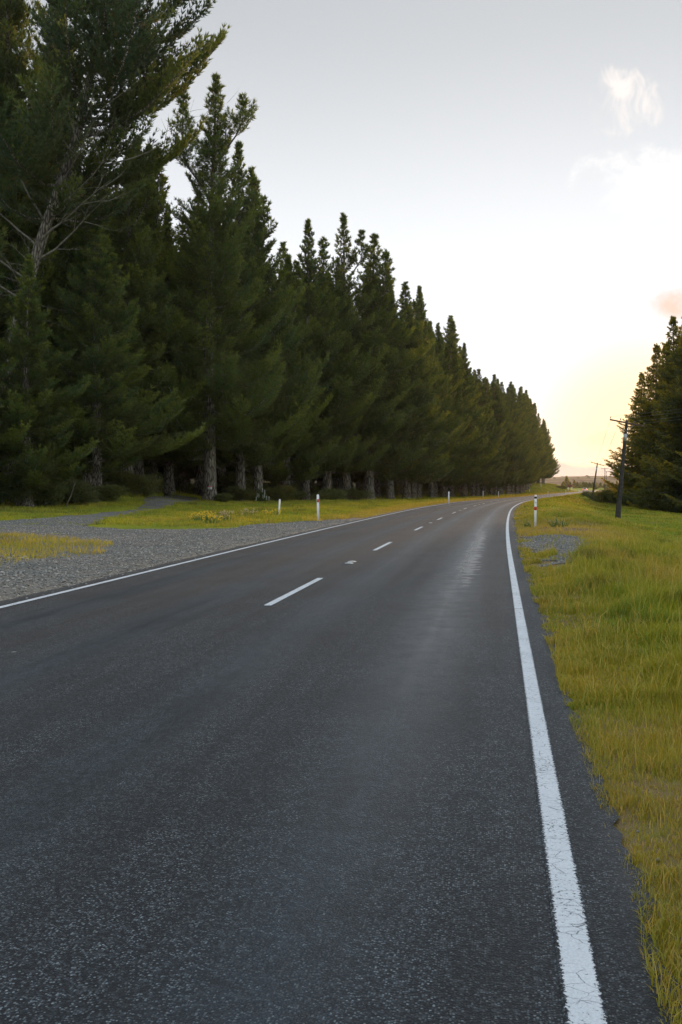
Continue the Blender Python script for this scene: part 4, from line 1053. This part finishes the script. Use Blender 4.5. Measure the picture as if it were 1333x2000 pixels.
pole(1185.5, 600, 920, -.02, 'farthest power pole, just right of the third one', 3.3, .1, .24, 0)
# wires
near_tips = [Vector((38.5 + k * .9, 10, 9.5)) for k in range(4)]
spans = [(near_tips, arms[0]), (arms[0], arms[1]), (arms[1], arms[2]), (arms[2], arms[3])]
nms = ['from the near pole out of the right frame edge', 'between the first two poles', 'between the second and third pole', 'between the two farthest poles']
ords = ['leftmost', 'second', 'third', 'rightmost']
for si, (a_, c_) in enumerate(spans):
    for k in range(4):
        b = MB(); p, q = a_[k], c_[k]; sag = (q - p).length * .012
        b.tube([p.lerp(q, s / 14) - Vector((0, 0, 4 * sag * (s / 14) * (1 - s / 14))) for s in range(15)], .011, 4, 0, False)
        tag(b.build('power_line', M['wire'], None, True), 'thin power line %s, %s of four' % (nms[si], ords[k]), 'wire', 'power lines strung along the poles')

# ---------------------------------------------------------------- roadside shelter sign and the car
X, Y = pat(1113.5, 400); g0 = float(H(X, Y)); t = empty('roadside_sign', (X, Y, g0), .2, 'reddish brown board on two white posts beside the distant road', 'sign')
tb = EYE + (HORIZ - 951.0) / FPX * Y - g0 + .0
ht_ = EYE + (HORIZ - 947.2) / FPX * Y - g0
M['board'] = mat('brown_board', (.26, .10, .07), .7, var=.15)
for sgn in (-1, 1):
    b = MB(); b.box((sgn * .78, 0, tb / 2 - .2), (.2, .2, tb + .4), 0, bev=.02); b.build('post', M['post_w'], t)
b = MB(); b.box((0, 0, (tb + ht_) / 2), (2.1, .16, max(.5, ht_ - tb)), 0, bev=.03); b.build('board', M['board'], t)
b = MB(); b.box((0, 0, ht_ + .05), (2.5, .5, .10), 0, taper=.85, bev=.03); b.build('cap_rail', M['board'], t)

M['carpaint'] = mat('car_paint', (.74, .66, .63), .3, .5); M['glass'] = mat('car_glass', (.03, .035, .04), .08, .6); M['tyre'] = mat('tyre', (.02, .02, .02), .85)
cyy = 415.0; cx, cyv = off(cyy, -WID * .73); rz = -math.atan(float(SL(cyy)))
car = empty('car', (float(cx), float(cyv), float(RZ(cyy)) + .02), rz, 'pale hatchback driving away with red tail lamps on the distant road', 'car')
prof_ = [(-2.05, .32), (-2.1, .62), (-2.02, .95), (-1.75, 1.42), (-1.0, 1.50), (.1, 1.46), (.85, 1.02), (1.9, .82), (2.1, .60), (2.08, .30)]
def slab(b, prof, w0, m=0):
    n = len(prof); vs_ = []
    for sx in (-1, 1):
        for (yy, zz) in prof:
            ww = w0 * (1 - .22 * max(0, (zz - .95) / .55)); vs_.append((sx * ww / 2, yy, zz))
    b.add(vs_, [tuple(range(n)), tuple(range(n, 2 * n))[::-1]] + [(i, n + i, n + (i + 1) % n, (i + 1) % n) for i in range(n)], m)
b = MB(); slab(b, prof_, 1.75); b.build('body', M['carpaint'], car)
b = MB(); b.add([(-.60, -2.005, 1.02), (.60, -2.005, 1.02), (.52, -1.80, 1.36), (-.52, -1.80, 1.36)], [(0, 1, 2, 3)]); b.build('rear_window', M['glass'], car)
b = MB()
for sgn in (-1, 1): b.add([(sgn * .865, -1.5, 1.0), (sgn * .865, .6, 1.0), (sgn * .76, .05, 1.4), (sgn * .76, -1.3, 1.4)], [(0, 1, 2, 3)])
b.build('side_windows', M['glass'], car)
lampm = bpy.data.materials.new('tail_lamp'); lampm.use_nodes = True; lb_ = lampm.node_tree.nodes['Principled BSDF']; lb_.inputs['Base Color'].default_value = (.6, .02, .02, 1); lb_.inputs['Emission Color'].default_value = (1, .08, .05, 1); lb_.inputs['Emission Strength'].default_value = 2.5
for sgn in (-1, 1):
    b = MB(); b.box((sgn * .72, -2.06, .84), (.22, .08, .22), 0, bev=.02); b.build('tail_light', lampm, car)
    for yy in (-1.3, 1.3):
        w_ = MB(); w_.tube([(sgn * .70, yy, .31), (sgn * .88, yy, .31)], .31, 16); wh_ = w_.build('wheel', M['tyre'], car, False)
        w_ = MB(); w_.tube([(sgn * .88, yy, .31), (sgn * .89, yy, .31)], .19, 12); w_.build('rim', M['steel'], wh_)
b = MB(); b.box((0, -2.10, .48), (1.6, .10, .18), 0, bev=.03); b.build('bumper', M['carpaint'], car)
b = MB(); b.box((0, -2.155, .66), (.42, .01, .12), 0); b.build('number_plate', M['refl'], car)

# ---------------------------------------------------------------- evening air
hm = bpy.data.materials.new('haze_air'); hm.use_nodes = True; t_ = hm.node_tree; t_.nodes.clear()
pv = t_.nodes.new('ShaderNodeVolumePrincipled'); pv.inputs['Color'].default_value = (.95, .93, .90, 1)
pv.inputs['Density'].default_value = .00004; pv.inputs['Anisotropy'].default_value = .6
t_.links.new(pv.outputs[0], t_.nodes.new('ShaderNodeOutputMaterial').inputs['Volume'])
b = MB(); b.box((600, 1640, 27), (4000, 3480, 75), 0)
tag(b.build('haze', hm), kind='stuff')
